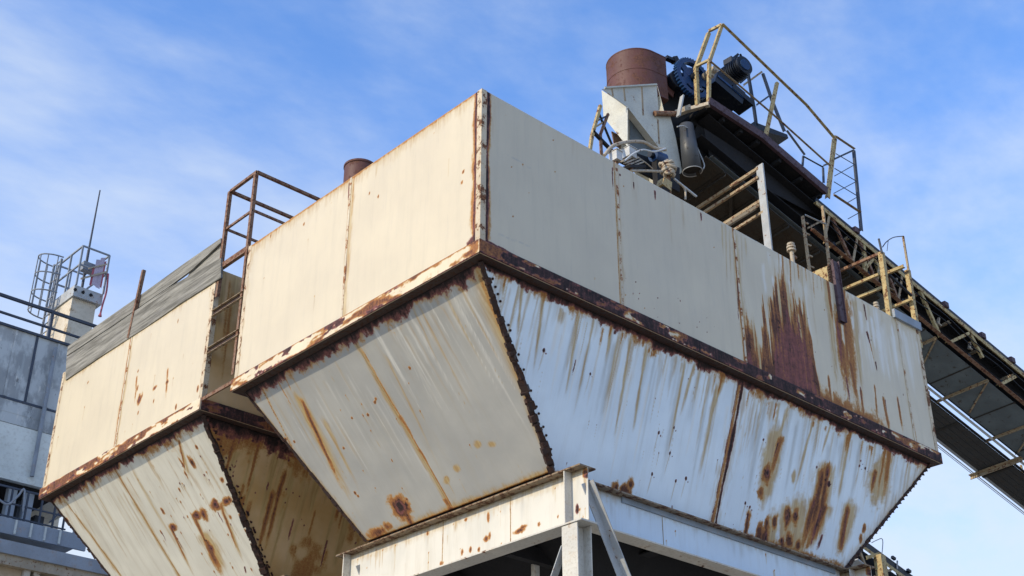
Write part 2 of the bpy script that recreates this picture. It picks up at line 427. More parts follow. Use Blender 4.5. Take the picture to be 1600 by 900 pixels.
def hopper(y0, y1, label, spec):
    ly = y1-y0
    t = thing('storage_hopper', label, 'hopper', (LX/2, (y0+y1)/2, PZ), 'rusty storage hoppers')
    Y = lambda v: v+y0
    # --- upper walls: plates between the vertical seams
    sl = [0]+spec['seam_left']+[ly]
    for i in range(len(sl)-1):
        a, b = sl[i]+.002, sl[i+1]-.002
        plate('wall_panel', (0, Y(b), HB), (0, Y(a), HB), (0, Y(a), HT), (0, Y(b), HT), [(Y(b), HT-HB), (Y(a), HT-HB), (Y(a), 0), (Y(b), 0)], spec['left'], M['cream'], t, spec['seed'], label=None)
    sr = [0]+spec['seam_right']+[LX]
    for i in range(len(sr)-1):
        a, b = sr[i]+.002, sr[i+1]-.002
        plate('wall_panel', (a, Y(0), HB), (b, Y(0), HB), (b, Y(0), HT), (a, Y(0), HT), [(a, HT-HB), (b, HT-HB), (b, 0), (a, 0)], spec['right'], spec.get('mat_right', M['cream']), t, spec['seed']+1, res=spec.get('res', .022))
    mb = MB(); mb.box((LX-.012, Y(.02), HB), (LX, Y(ly-.02), HT)); mb.build('wall_panel', M['frame'], t)
    mb = MB(); mb.box((.02, Y(ly-.012), HB), (LX-.02, Y(ly), HT)); mb.build('wall_panel', M['frame'], t)
    mb = MB(); mb.box((.014, Y(.014), HT-.03), (LX-.014, Y(ly-.014), HT-.012)); mb.build('roof_plate', M['tanst'], t)
    # --- seam strips (thin cover laths standing proud)
    for y in spec['seam_left']: MB().box((-.006, Y(y-.02), HB+.004), (.003, Y(y+.02), HT-.004)).build('seam_strip', M['seam'], t)
    for x in spec['seam_right']: MB().box((x-.02, Y(-.006), HB+.004), (x+.02, Y(.003), HT-.004)).build('seam_strip', M['seam'], t)
    # --- rim band
    bx = dict(wave=.002, res=.02)
    plate('rim_band', (-EV, Y(ly+EV), 0), (-EV, Y(-EV), 0), (-EV, Y(-EV), HB), (-EV, Y(ly+EV), HB), [(Y(ly), HB), (Y(0), HB), (Y(0), 0), (Y(ly), 0)], spec['band_left'], M['band'], t, spec['seed']+2, th=.02, **bx)
    plate('rim_band', (-EV, Y(-EV), 0), (LX+EV, Y(-EV), 0), (LX+EV, Y(-EV), HB), (-EV, Y(-EV), HB), [(0, HB), (LX, HB), (LX, 0), (0, 0)], spec['band_right'], M['band'], t, spec['seed']+3, th=.02, **bx)
    MB().box((LX+EV-.014, Y(-EV+.022), .001), (LX+EV, Y(ly+EV), HB-.002)).build('rim_band', M['purple'], t)
    MB().box((.0, Y(ly+EV-.014), .001), (LX, Y(ly+EV), HB-.002)).build('rim_band', M['purple'], t)
    # --- rim soffit (bottom leg of the rim channel) and thin shadow-lip on top of the band
    mb = MB(); e = .02
    mb.box((-EV+e, Y(-EV+e), .003), (INS+.05, Y(ly+EV-e), .014)); mb.box((LX-INS-.05, Y(-EV+e), .003), (LX+EV-e, Y(ly+EV-e), .014))
    mb.box((INS+.052, Y(-EV+e), .003), (LX-INS-.052, Y(INS+.05), .014)); mb.box((INS+.052, Y(ly-INS-.05), .003), (LX-INS-.052, Y(ly+EV-e), .014))
    mb.build('rim_soffit', M['darkrust'], t)
    # --- corner angles of the box
    for (x, y, sx, sy) in ((0, 0, 1, 1), (0, ly, 1, -1), (LX, 0, -1, 1)):
        mb = MB(); w = .085
        mb.box((x-.004*sx, Y(y-.004*sy), HB+.003), (x+w*sx, Y(y-.0005*sy), HT+.004)); mb.box((x-.004*sx, Y(y), HB+.003), (x-.0005*sx, Y(y+w*sy), HT+.004))
        mb.build('corner_angle', M['corner'], t)
    # --- cone plates
    T = [(INS, INS), (LX-INS, INS), (LX-INS, ly-INS), (INS, ly-INS)]; Bt = [(PX0, DY), (PX1, DY), (PX1, ly-DY), (PX0, ly-DY)]
    P3 = lambda q, z: np.array((q[0], Y(q[1]), z))
    sc_l = [0]+spec['cone_seam_left']+[1]
    lerp = lambda a, b, f: a+(b-a)*f
    for i in range(len(sc_l)-1):
        f0, f1 = sc_l[i], sc_l[i+1]
        ta, tb = lerp(P3(T[0], 0), P3(T[3], 0), f0), lerp(P3(T[0], 0), P3(T[3], 0), f1)
        ba, bb = lerp(P3(Bt[0], PZ), P3(Bt[3], PZ), f0), lerp(P3(Bt[0], PZ), P3(Bt[3], PZ), f1)
        plate('cone_plate', bb, ba, ta, tb, [(bb[1], SLX), (ba[1], SLX), (ta[1], 0), (tb[1], 0)], spec['cone_left'], spec['mat_cone_left'], t, spec['seed']+4)
    sc_r = [0]+spec['cone_seam_right']+[1]
    for i in range(len(sc_r)-1):
        f0, f1 = sc_r[i], sc_r[i+1]
        ta, tb = lerp(P3(T[0], 0), P3(T[1], 0), f0), lerp(P3(T[0], 0), P3(T[1], 0), f1)
        ba, bb = lerp(P3(Bt[0], PZ), P3(Bt[1], PZ), f0), lerp(P3(Bt[0], PZ), P3(Bt[1], PZ), f1)
        plate('cone_plate', ba, bb, tb, ta, [(ba[0], SLY), (bb[0], SLY), (tb[0], 0), (ta[0], 0)], spec['cone_right'], spec['mat_cone_right'], t, spec['seed']+5, res=spec.get('res', .022))
    for i in (1, 2):
        j = (i+1) % 4; n = np.cross(P3(T[j], 0)-P3(T[i], 0), P3(Bt[i], PZ)-P3(T[i], 0))
        MB().quad(P3(T[i], 0), P3(T[j], 0), P3(Bt[j], PZ), P3(Bt[i], PZ), .012, n).build('cone_plate', M['frame'], t)
    # --- ridges: a bolted flange along each corner of the cone
    for i in (0, 1, 3):
        a, b = P3(T[i], -.005), P3(Bt[i], PZ+.01); d = unit(b-a)
        outw = unit(np.array(((-1 if i in (0, 3) else 1)*1.0, (-1 if i in (0, 1) else 1)*1.0, -.6)))
        outw = unit(outw-d*(outw@d)); side = np.cross(d, outw)
        side = np.cross(d, outw); L = np.linalg.norm(b-a); rg = random.Random(i+spec['seed'])
        big = 1. if i == 0 else .55
        mb = MB(); u_ = 0.
        while u_ < .985:                                      # corroded, lumpy flange
            ln = rg.uniform(.018, .09)/L; g = 1+.7*u_
            e0, e1 = a+d*(L*u_), a+d*(L*min(1, u_+ln*1.3)); u_ += ln
            h_, w_ = rg.uniform(.035, .065)*big*g, rg.uniform(.04, .075)*big*g
            o = outw*h_*.25+side*rg.uniform(-.012, .012)*big
            mb.bar(e0+o, e1+o+outw*rg.uniform(-.008, .008), w_, h_, up=outw+side*rg.uniform(-.5, .5))
        fl = mb.build('ridge_flange', M['darkrust'], t)
        k = int(L/(.115 if i else .10))
        nr = unit(np.cross(P3(T[1], 0)-P3(T[0], 0), P3(Bt[0], PZ)-P3(T[0], 0))); nr = nr if nr[1] < 0 else -nr
        if i == 0:      # bolt row on the right-hand plate beside the ridge
            off_ = unit((1, 0, 0)-d*d[0])*.085
            pts = [a+d*(L*(j+.5+rg.uniform(-.15, .15))/k)+off_+nr*.002 for j in range(k) if j < 6 or rg.random() < .6]
            bolts(fl, pts, nr, M['darkrust'], r=.017, h=.014)
        else:
            pts = [a+d*(L*(j+.5+rg.uniform(-.2, .2))/k)+outw*.012 for j in range(k)]
            if i == 1: bolts(fl, pts, outw, M['darkrust'], r=.021, h=.024)
    # bottom outlet
    mb = MB()
    mb.hexa([P3((PX0+1.6, DY+.9), PZ-1.1), P3((PX1-1.6, DY+.9), PZ-1.1), P3((PX1-1.6, ly-DY-.9), PZ-1.1), P3((PX0+1.6, ly-DY-.9), PZ-1.1),
             P3((PX0+.02, DY+.02), PZ), P3((PX1-.02, DY+.02), PZ), P3((PX1-.02, ly-DY-.02), PZ), P3((PX0+.02, ly-DY-.02), PZ)])
    mb.build('outlet_gate', M['black'], t)
    return t

M['flange'] = steel_material('dirty_flange', (.22, .175, .125), .5, rust=(.15, .07, .035), rust2=(.05, .03, .025), scale=9)
M['seam'] = steel_material('seam_strip_paint', (.66, .58, .44), .45, rust=RUST_O, rust2=RUST_M, scale=5)
M['corner'] = steel_material('corner_angle_paint', (.62, .52, .37), .42, rust=(.24, .10, .04), rust2=(.08, .035, .022), scale=7)

# ---- masks of the front hopper
def fa_left(m):
    s, t = m.s, m.t
    m.streaks('stain', 14, 0, LY, 0, (.3, .9), (.03, .08), (.12, .3), 11)
    m.edge('rust', s-.1, .06, .8); m.edge('rust', t-.01, .05, .6); m.edge('stain', t, .22, .6); m.streaks('stain', 40, 0, LY, 0, (.1, .45), (.03, .07), (.3, .6), 17)
    m.seam('dark', lambda q: .112+0*q, .03, 1.0); m.seam('rust', lambda q: .13+0*q, .05, .7); m.edge('stain', s-.12, .09, .6)
    m.edge('stain', s-LY, .16, .8); m.edge('rust', s-LY, .035, .8); m.edge('rust', t-(HT-HB), .02, .45)
    sm = st_left(545, 380)[0]
    m.seam('rust', lambda q: sm+.055+0*q, .018, .85); m.seam('stain', lambda q: sm+.0*q, .07, .6); m.seam('rust', lambda q: sm-.03+0*q, .01, .6)
    for p, q in (((546, 285), (544, 330)), ((541, 400), (539, 470))): DR(m, 'dark', st_left, p, q, 2.2, 1.)
    for p in ((577, 302), (591, 307), (724, 268), (722, 285), (475, 350), (423, 369)): BL(m, 'rust', st_left, p, 2.2, 4, 1.)
    s0, t0 = st_left(735, 380); m.blob('dark', s0-.05, HT-HB-.02, .16, .1, 1.)
    m.specks('rust', 10, .3, LY, .2, 2.2, (.006, .014), 5, .9)
def fa_right(m):
    s, t = m.s, m.t; c = st_right
    m.a['tone'] += (.10+.22*fbm(s*.5+3, t*.3, 77, 4))*sstep(7.5, 3.5, s+fbm(s*1.5, t*.8, 78, 3)*2)
    m.streaks('pale', 40, 5.5, LX, 0, (.6, 2.2), (.04, .16), (.3, .9), 79, .5)
    m.streaks('stain', 26, 0, LX, 0, (.3, 1.6), (.03, .09), (.12, .3), 12)
    m.streaks('stain', 14, 6, LX, 0, (.5, 2), (.03, .1), (.2, .45), 13)
    m.seam('dark', lambda q: .108+0*q, .034, 1.15); m.seam('rust', lambda q: .13+0*q, .045, .6); m.edge('stain', s-.1, .1, .5)
    DR(m, 'dark', c, (764, 165), (763, 215), 3.5, 1.1); DR(m, 'rust', c, (764, 160), (762, 375), 4, .8)
    s0, t0 = c(775, 375)
    m.blob('dark', .2, HT-HB, .38, .05, 1.1); m.blob('dark', .5, HT-HB, .5, .03, 1.1)
    for px, py0, py1 in ((957, 262, 305), (970, 400, 440), (966, 300, 330), (1147, 362, 402), (1153, 430, 540)): DR(m, 'dark', c, (px, py0), (px+1, py1), 2.2, .95)
    m.seam('rust', lambda q: spA['seam_right'][0]-.045+0*q, .012, .62); m.seam('stain', lambda q: spA['seam_right'][0]+0*q, .06, .5)
    m.seam('rust', lambda q: spA['seam_right'][1]-.03+0*q, .022, .78); m.seam('stain', lambda q: spA['seam_right'][1]+0*q, .09, .7)
    m.seam('stain', lambda q: spA['seam_right'][2]+0*q, .07, .55); m.edge('rust', s-LX, .06, .7); m.edge('stain', s-LX, .14, .6)
    for p, q, w in (((1023, 298), (1024, 320), 3), ((1095, 333), (1096, 352), 3), ((969, 272), (969, 277), 3), ((990, 285), (990, 305), 2)): DR(m, 'dark', c, p, q, w, 1.)
    for p, q, w in (((1350, 476), (1356, 512), 3.4), ((1354, 518), (1362, 545), 5), ((1368, 565), (1371, 585), 3.5), ((1411, 615), (1412, 618), 2)): DR(m, 'dark', c, p, q, w, 1.)
    DR(m, 'rust', c, (1356, 520), (1370, 580), 3.5, .7)
    # the great purple-brown stain: its ragged upper outline, everything below it rusted
    def outline(pts):
        q = np.array([c(*p) for p in pts]); o = np.argsort(q[:, 0]); return np.interp(s, q[o, 0], q[o, 1], left=9, right=9)
    jag = (fbm(s*17, t*.12, 91, 4)-.5)*.8+(fbm(s*60, t*.5, 92, 3)-.5)*.3+(fbm(s*5, t*3, 97, 4)-.5)*.5
    top = outline([(1161, 560), (1164, 520), (1171, 494), (1177, 500), (1184, 518), (1190, 545), (1193, 475), (1198, 462), (1202, 490), (1206, 560), (1210, 470), (1213, 428), (1222, 424), (1230, 436), (1238, 466), (1247, 476), (1256, 452), (1263, 505), (1270, 540), (1279, 590), (1288, 618), (1297, 610), (1305, 640), (1320, 662)])
    dep = t-top+jag
    gap = 1-.85*sstep(.56, .66, fbm(s*13, t*.45, 95, 4))*sstep(.95, .25, dep); strk = fbm(s*24, t*.7, 96, 4)
    m.put('rust', np.clip(.48+dep*2.4, 0, 1)*sstep(-.16, .08, dep)*gap*(.5+.45*strk+.5*fbm(s*6, t*3.5, 98, 4))); m.put('stain', np.clip(.45+dep*1.2, 0, 1)*(top < 5)*sstep(-.3, .1, dep))
    core = outline([(1165, 575), (1172, 545), (1182, 558), (1190, 590), (1197, 560), (1206, 610), (1214, 520), (1222, 470), (1232, 474), (1240, 505), (1249, 500), (1257, 490), (1264, 550), (1272, 590), (1280, 625), (1290, 650)])
    dep = t-core+jag*1.25
    m.put('dark', np.clip(.34+dep*.8, 0, .62)*sstep(-.08, .06, dep)*(.62+.75*strk)); m.put('dark', .8*sstep(.62, .75, fbm(s*16, t*3.5, 93, 4))*(dep > 0))
    for px in range(1216, 1298, 6): DR(m, 'rust' if px % 4 else 'stain', c, (px, 396+(px-1218)*.52), (px+3, 440+(px-1218)*.45+random.Random(px).uniform(-10, 35)), 4, random.Random(px+1).uniform(.35, .7))
    for px in range(1128, 1165, 6): DR(m, 'stain', c, (px, 352+(px-1130)*.55), (px+3, 400+random.Random(px).uniform(0, 80)), 4, random.Random(px+1).uniform(.35, .7))
    # beneath the hanging post
    DR(m, 'rust', c, (1293, 440), (1303, 520), 6, .9, taper=.1); DR(m, 'rust', c, (1318, 455), (1330, 640), 9, .85, taper=-.3)
    DR(m, 'dark', c, (1308, 500), (1320, 610), 8, .66, taper=.1, rag=1.6); DR(m, 'rust', c, (1308, 490), (1328, 650), 17, .9, taper=-.2, rag=1.6); DR(m, 'stain', c, (1290, 435), (1312, 640), 12, .9, taper=0); DR(m, 'rust', c, (1322, 470), (1340, 650), 16, .75, taper=-.3, rag=1.6)
    DR(m, 'stain', c, (1335, 470), (1350, 650), 10, .9, taper=0); DR(m, 'rust', c, (1328, 560), (1345, 660), 10, .85, taper=-.2); DR(m, 'dark', c, (1322, 590), (1332, 655), 5, .7)
    for p, q, w in (((1380, 622), (1390, 678), 5), ((1384, 640), (1392, 685), 6), ((1402, 620), (1413, 690), 4.5), ((1425, 655), (1434, 700), 4.5), ((1367, 605), (1372, 665), 3.5), ((1345, 610), (1352, 665), 5), ((1295, 590), (1300, 640), 5)):
        DR(m, 'rust', c, p, q, w, .85, taper=-.1)
    for p, q in (((1402, 622), (1408, 650)), ((1383, 625), (1386, 650)), ((1344, 605), (1348, 640))): DR(m, 'dark', c, p, q, 2.5, .9)
    # bottom edge
    bt = HT-HB-t
    m.put('rust', sstep(5.6, 6.8, s)*sstep(9.2, 8.4, s)*np.clip(1.1-bt/(.12+.25*fbm(s*6, s*0, 31))+m.grain, 0, 1)*.8)
    m.put('rust', np.clip(.75-bt/.03+m.grain*.8, 0, 1)*.8)
    m.specks('dark', 26, 2.6, 5.6, 1.7, 2.25, (.006, .016), 8, 1., False); m.specks('rust', 40, .3, LX, .1, 2.2, (.005, .012), 9, .9, False)
    m.specks('dark', 18, 5.6, LX, .1, 2.2, (.006, .016), 19, 1., False)
    for p, q in (((790, 240), (830, 263)), ((779, 366), (829, 385)), ((910, 250), (925, 259)), ((1005, 500), (1022, 511))):      # scrapes
        a, b = np.array(c(*p)), np.array(c(*q)); d = b-a; L = np.hypot(*d); d /= L
        u = (s-a[0])*d[0]+(t-a[1])*d[1]; v = np.abs(-(s-a[0])*d[1]+(t-a[1])*d[0]); m.put('tone', .75*np.clip(1.3-v/.014, 0, 1)*(u > 0)*(u < L)*sstep(.25, .5, m.grain+.5))
def fa_band_left(m):
    n = fbm(m.s*2.4, m.t*9, 61, 5)
    m.put('rust', sstep(.40, .62, n)*.95); m.put('dark', sstep(.52, .66, fbm(m.s*4.1, m.t*12, 62, 5))*sstep(.8, 2.2, m.s)*.9); m.edge('dark', m.t-HB, .02, .9); m.edge('rust', m.t, .03, .8)
    m.edge('rust', m.s-.1, .12, .8)
def fa_band_right(m):
    n = fbm(m.s*2.6, m.t*8, 63, 5)+.10
    m.put('rust', sstep(.38, .56, n)*.9); m.put('dark', sstep(.43, .54, fbm(m.s*4.2, m.t*11, 64, 5)+.03-.10*sstep(7.6, 10, m.s)+.05*sstep(.2, .6, m.s)-.1*sstep(.35, .1, m.s))*1.05)
    m.edge('dark', m.t-HB, .03, 1.); m.edge('dark', m.t, .02, .9)
def fa_cone_left(m):
    s, t = m.s, m.t; c = st_cone_left
    edge0 = s-(INS+(DY-INS)*t/SLX)                           # distance from the front ridge
    m.fringe('dark', .2, 1.3, 5.5); m.fringe('rust', .24, .75, 5.)  # black rust fringe that also paints the shade under the rim band
    m.streaks('stain', 34, .2, 5.2, .1, (.5, 2.4), (.02, .06), (.15, .42), 21, .3)
    m.streaks('tone', 26, .2, 5.2, .0, (1., 3), (.05, .16), (.1, .5), 22, .8)
    m.streaks('pale', 46, .2, 5.2, .0, (1., 2.8), (.012, .05), (.15, .5), 23, 1.0); m.streaks('pale', 24, .3, 2.4, .0, (1., 2.4), (.012, .05), (.25, .7), 24, .3)
    m.put('stain', np.clip(1.05-edge0/(.28*(1+m.wob*1.2)*np.clip(1.15-t/2.8, .2, 1)), 0, 1)*.95); m.edge('rust', edge0, .03, .85)
    for p, q, w in (((748, 428), (800, 560), 6), ((770, 470), (830, 650), 5), ((757, 424), (778, 480), 7)): DR(m, 'rust', c, p, q, w, .5)
    for p, q in (((640, 470), (700, 600)), ((655, 480), (760, 680)), ((690, 450), (770, 600)), ((715, 440), (810, 620)), ((560, 540), (650, 700)), ((605, 560), (700, 760))): DR(m, 'stain', c, p, q, 4, .55)
    m.seam('rust', lambda q: SEAMA(q)-.03, .014, .72); m.seam('stain', lambda q: SEAMA(q), .06, .72)
    s0, t0 = c(553, 532); m.blob('dark', s0, t0-.04, .06, .12, 1.1)
    for p, q, w in (((624, 650), (650, 690), 5), ((655, 702), (672, 730), 4), ((695, 780), (706, 796), 6)): DR(m, 'rust', c, p, q, w, .8)
    DR(m, 'stain', c, (466, 622), (560, 800), 15, .9, taper=.1); DR(m, 'rust', c, (472, 628), (548, 790), 6.5, .95, taper=.2); DR(m, 'dark', c, (474, 632), (500, 680), 2.0, .7)
    DR(m, 'stain', c, (505, 655), (575, 790), 7, .7); DR(m, 'rust', c, (430, 590), (465, 650), 3, .6); DR(m, 'rust', c, (444, 588), (460, 620), 3, .6)
    s1, t1 = c(409, 608); s2, t2 = c(473, 732); f = lambda q: s1+(s2-s1)*(q-t1)/(t2-t1)
    m.seam('rust', f, .012, .85); m.seam('dark', lambda q: f(q)+.012, .006, .8); m.seam('stain', f, .05, .6)
    BL(m, 'rust', c, (626, 793), 19, 19, 1.15); BL(m, 'dark', c, (626, 793), 11, 11, 1.2); DR(m, 'rust', c, (630, 795), (648, 832), 9, .95, taper=-.2)
    BL(m, 'rust', c, (590, 832), 22, 9, .95); BL(m, 'rust', c, (605, 822), 9, 7, .9); BL(m, 'stain', c, (720, 792), 26, 7, .8); BL(m, 'rust', c, (705, 796), 7, 8, .9); BL(m, 'stain', c, (835, 745), 20, 5, .8)
    for p in ((746, 695), (768, 694), (698, 750), (714, 732)): BL(m, 'stain', c, p, 6, 5, 1.)
    for p in ((550, 653), (575, 648), (537, 700), (460, 690), (446, 686), (587, 623), (586, 628), (640, 575), (635, 780), (555, 770), (560, 775)): BL(m, 'rust', c, p, 3, 3, 1.1)
    m.put('rust', np.clip(.9-(SLX-t)/.05+m.grain, 0, 1)*.75); m.put('stain', np.clip(1.-(SLX-t)/.12+m.grain, 0, 1)*.8)
    m.edge('rust', LY-INS-(DY-INS)*t/SLX-s, .02, .8); m.edge('stain', LY-INS-(DY-INS)*t/SLX-s, .08, .7)
    m.specks('rust', 26, .8, 4.8, .3, 2.5, (.005, .013), 6, .95)
def SEAMA(q):
    return SEAM_A0+(SEAM_A1-SEAM_A0)*q
def fa_cone_right(m):
    s, t = m.s, m.t; c = st_cone_right
    m.fringe('dark', .14, 1.3, 6.5); m.fringe('rust', .19, .75, 5.)  # near-black fringe: rust plus rim shade put into the colour
    m.streaks('stain', 110, .2, LX-.3, .05, (.4, 2.2), (.015, .06), (.2, .7), 31, .12)
    m.streaks('pale', 60, .3, LX-.3, .1, (.8, 2.2), (.015, .07), (.2, .7), 38, .6)
    m.streaks('rust', 22, .3, LX-.3, .1, (.12, .5), (.02, .05), (.4, .7), 32, .05)
    m.streaks('tone', 60, .2, LX-.3, .0, (.6, 2.2), (.025, .08), (.25, .7), 33, .5)
    m.edge('rust', s-(INS+(PX0-INS)*t/SLY), .05, .7); m.edge('rust', LX-INS-(LX-INS-PX1)*t/SLY-s, .04, .75); m.edge('stain', LX-INS-(LX-INS-PX1)*t/SLY-s, .3, .5)
    for p, q, w in (((817, 442), (805, 560), 5), ((790, 432), (783, 470), 5), ((850, 462), (832, 590), 5), ((956, 508), (944, 580), 5), ((1130, 590), (1095, 700), 7), ((1120, 600), (1085, 780), 8), ((1070, 570), (1040, 730), 4),
                    ((905, 490), (880, 640), 5), ((985, 530), (955, 720), 5), ((1010, 540), (985, 700), 6), ((1085, 570), (1060, 660), 5), ((1330, 672), (1300, 830), 8), ((1270, 660), (1235, 790), 6), ((1230, 640), (1205, 720), 6), ((1300, 660), (1280, 720), 5)):
        DR(m, 'stain', c, p, q, w, .8)
    for p, q, w in (((790, 432), (785, 455), 4), ((956, 508), (950, 535), 4), ((1127, 590), (1118, 630), 4), ((1330, 672), (1322, 720), 5), ((1213, 630), (1205, 670), 4), ((1386, 690), (1368, 790), 8), ((1030, 520), (1020, 560), 6), ((1008, 520), (1003, 545), 6)):
        DR(m, 'rust', c, p, q, w, .7)
    for p in ((850, 547), (922, 584), (1053, 668), (1047, 708), (1019, 741), (1029, 676), (1056, 752), (1072, 748), (939, 763), (950, 763), (1193, 687), (1165, 786), (1172, 792), (1345, 720), (1352, 732), (1343, 728), (1276, 730), (1275, 773)):
        BL(m, 'dark', c, p, 2.6, 3.4, 1.15); BL(m, 'dark', c, (p[0]+3, p[1]+5), 1.6, 2, 1.); DR(m, 'stain', c, p, (p[0]-12, p[1]+45), 2.4, .5)
    for p, q in (((900, 562), (890, 600)), ((1056, 860), (1056, 880)), ((1050, 790), (1050, 805))): DR(m, 'dark', c, p, q, 2, .8)
    BL(m, 'rust', c, (962, 762), 8, 8, 1.1); BL(m, 'rust', c, (976, 766), 15, 9, 1.05); BL(m, 'rust', c, (985, 758), 7, 10, 1.)
    m.seam('dark', lambda q: SEAMR(q)+.01, .036, 1.1); m.seam('rust', lambda q: SEAMR(q)-.055, .05, .6); m.seam('dark', lambda q: SEAMR(q)-.085, .014, .8); m.seam('stain', lambda q: SEAMR(q)-.02, .16, .55)
    # blotches towards the far end
    for p, a, b in (((1205, 715), 17, 42), ((1198, 750), 13, 34), ((1212, 695), 12, 25)): BL(m, 'stain', c, p, a, b, 1.2, rag=.6)
    DR(m, 'rust', c, (1220, 685), (1198, 765), 11, .8); BL(m, 'rust', c, (1198, 742), 9, 15, 1.1); BL(m, 'dark', c, (1199, 739), 5, 9, 1.2); DR(m, 'dark', c, (1216, 692), (1206, 722), 2.6, 1.); BL(m, 'rust', c, (1188, 770), 7, 10, 1.)
    BL(m, 'stain', c, (1240, 745), 4, 10, 1.)
    for p, a, b in (((1245, 810), 18, 34), ((1228, 815), 16, 28), ((1205, 835), 12, 34), ((1240, 850), 22, 30)): BL(m, 'stain', c, p, a, b, 1.15, rag=.7)
    for p, a, b in (((1230, 808), 9, 17), ((1243, 806), 8, 15), ((1210, 815), 7, 12), ((1195, 840), 10, 25), ((1186, 835), 8, 20), ((1167, 820), 6, 22), ((1233, 845), 10, 14), ((1222, 850), 9, 12), ((1247, 852), 7, 10), ((1197, 820), 6, 14)): BL(m, 'rust', c, p, a, b, 1.05)
    for p, a, b in (((1230, 808), 3.5, 9), ((1243, 803), 3, 6), ((1195, 848), 3.5, 20), ((1221, 845), 4, 7), ((1168, 808), 3, 8), ((1166, 840), 6, 5)): BL(m, 'dark', c, p, a, b, 1.1)
    for p, q, w in (((1294, 730), (1272, 868), 14), ((1290, 790), (1256, 868), 13), ((1285, 740), (1262, 868), 12), ((1273, 780), (1250, 870), 12)): DR(m, 'rust', c, p, q, w, 1.0, taper=-.1); DR(m, 'stain', c, p, q, w*2.1, .95, taper=-.1)
    BL(m, 'dark', c, (1295, 756), 5, 6, 1.25); BL(m, 'dark', c, (1293, 738), 3, 8, 1.1); DR(m, 'dark', c, (1283, 795), (1262, 868), 4.5, .95, taper=-.2); DR(m, 'dark', c, (1272, 782), (1268, 800), 3, 1.); DR(m, 'dark', c, (1285, 835), (1275, 868), 5, .8, taper=-.4)
    DR(m, 'rust', c, (1325, 795), (1308, 886), 11, .95, taper=-.2); DR(m, 'dark', c, (1324, 803), (1309, 884), 2.8, .9); DR(m, 'stain', c, (1330, 790), (1305, 886), 22, .95, taper=0); BL(m, 'stain', c, (1325, 810), 14, 26, 1.1)
    DR(m, 'stain', c, (1385, 715), (1362, 800), 30, 1., taper=0); BL(m, 'stain', c, (1372, 755), 22, 34, 1.15); DR(m, 'rust', c, (1368, 735), (1360, 780), 11, .9); DR(m, 'dark', c, (1366, 745), (1362, 760), 3, 1.)
    DR(m, 'rust', c, (1392, 690), (1380, 795), 11, .75); BL(m, 'rust', c, (1350, 825), 5, 8, .9); BL(m, 'rust', c, (1345, 842), 5, 8, .9)
    m.put('rust', np.clip(1.-(SLY-t)/(.05+.12*sstep(5, 7, s))+m.grain, 0, 1)*.8); m.put('dark', sstep(5.5, 6.2, s)*np.clip(1.-(SLY-t)/(.12*fbm(s*5, s*0, 41))+m.grain, 0, 1)*1.)
    m.specks('dark', 44, 3., LX-.6, .2, 2.1, (.004, .011), 36, 1.05); m.specks('dark', 8, .8, 4, .2, 2.1, (.004, .009), 37, 1.)
def SEAMR(q): return SEAM_R0+(SEAM_R1-SEAM_R0)*q

def seam_frac(conv, p, q, a_top, b_top, a_bot, b_bot, SL):
    s0, t0 = conv(*p); s1, t1 = conv(*q); k = (s1-s0)/(t1-t0); top = s0-k*t0; bot = top+k*SL
    return ((top-a_top)/(b_top-a_top)+(bot-a_bot)/(b_bot-a_bot))/2
fA = seam_frac(st_cone_left, (555, 535), (705, 793), INS, LY-INS, DY, LY-DY, SLX)
SEAM_A0 = INS+fA*(LY-2*INS); SEAM_A1 = SEAM_A0+((DY+fA*(LY-2*DY))-SEAM_A0)/SLX
fR = seam_frac(st_cone_right, (1163, 600), (1114, 825), INS, LX-INS, PX0, PX1, SLY)
SEAM_R0 = INS+fR*(LX-2*INS); SEAM_R1 = SEAM_R0+((PX0+fR*(PX1-PX0))-SEAM_R0)/SLY

spA = dict(seed=100, seam_left=[st_left(542, 380)[0]], seam_right=[st_right(968, 370)[0], st_right(1156, 460)[0], st_right(1410, 560)[0]],
           left=fa_left, right=fa_right, band_left=fa_band_left, band_right=fa_band_right, cone_left=fa_cone_left, cone_right=fa_cone_right,
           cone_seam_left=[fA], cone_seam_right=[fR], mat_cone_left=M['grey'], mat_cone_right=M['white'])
hopA = hopper(0, LY, 'front storage hopper, the large one with a purple rust stain on its right wall', spA)

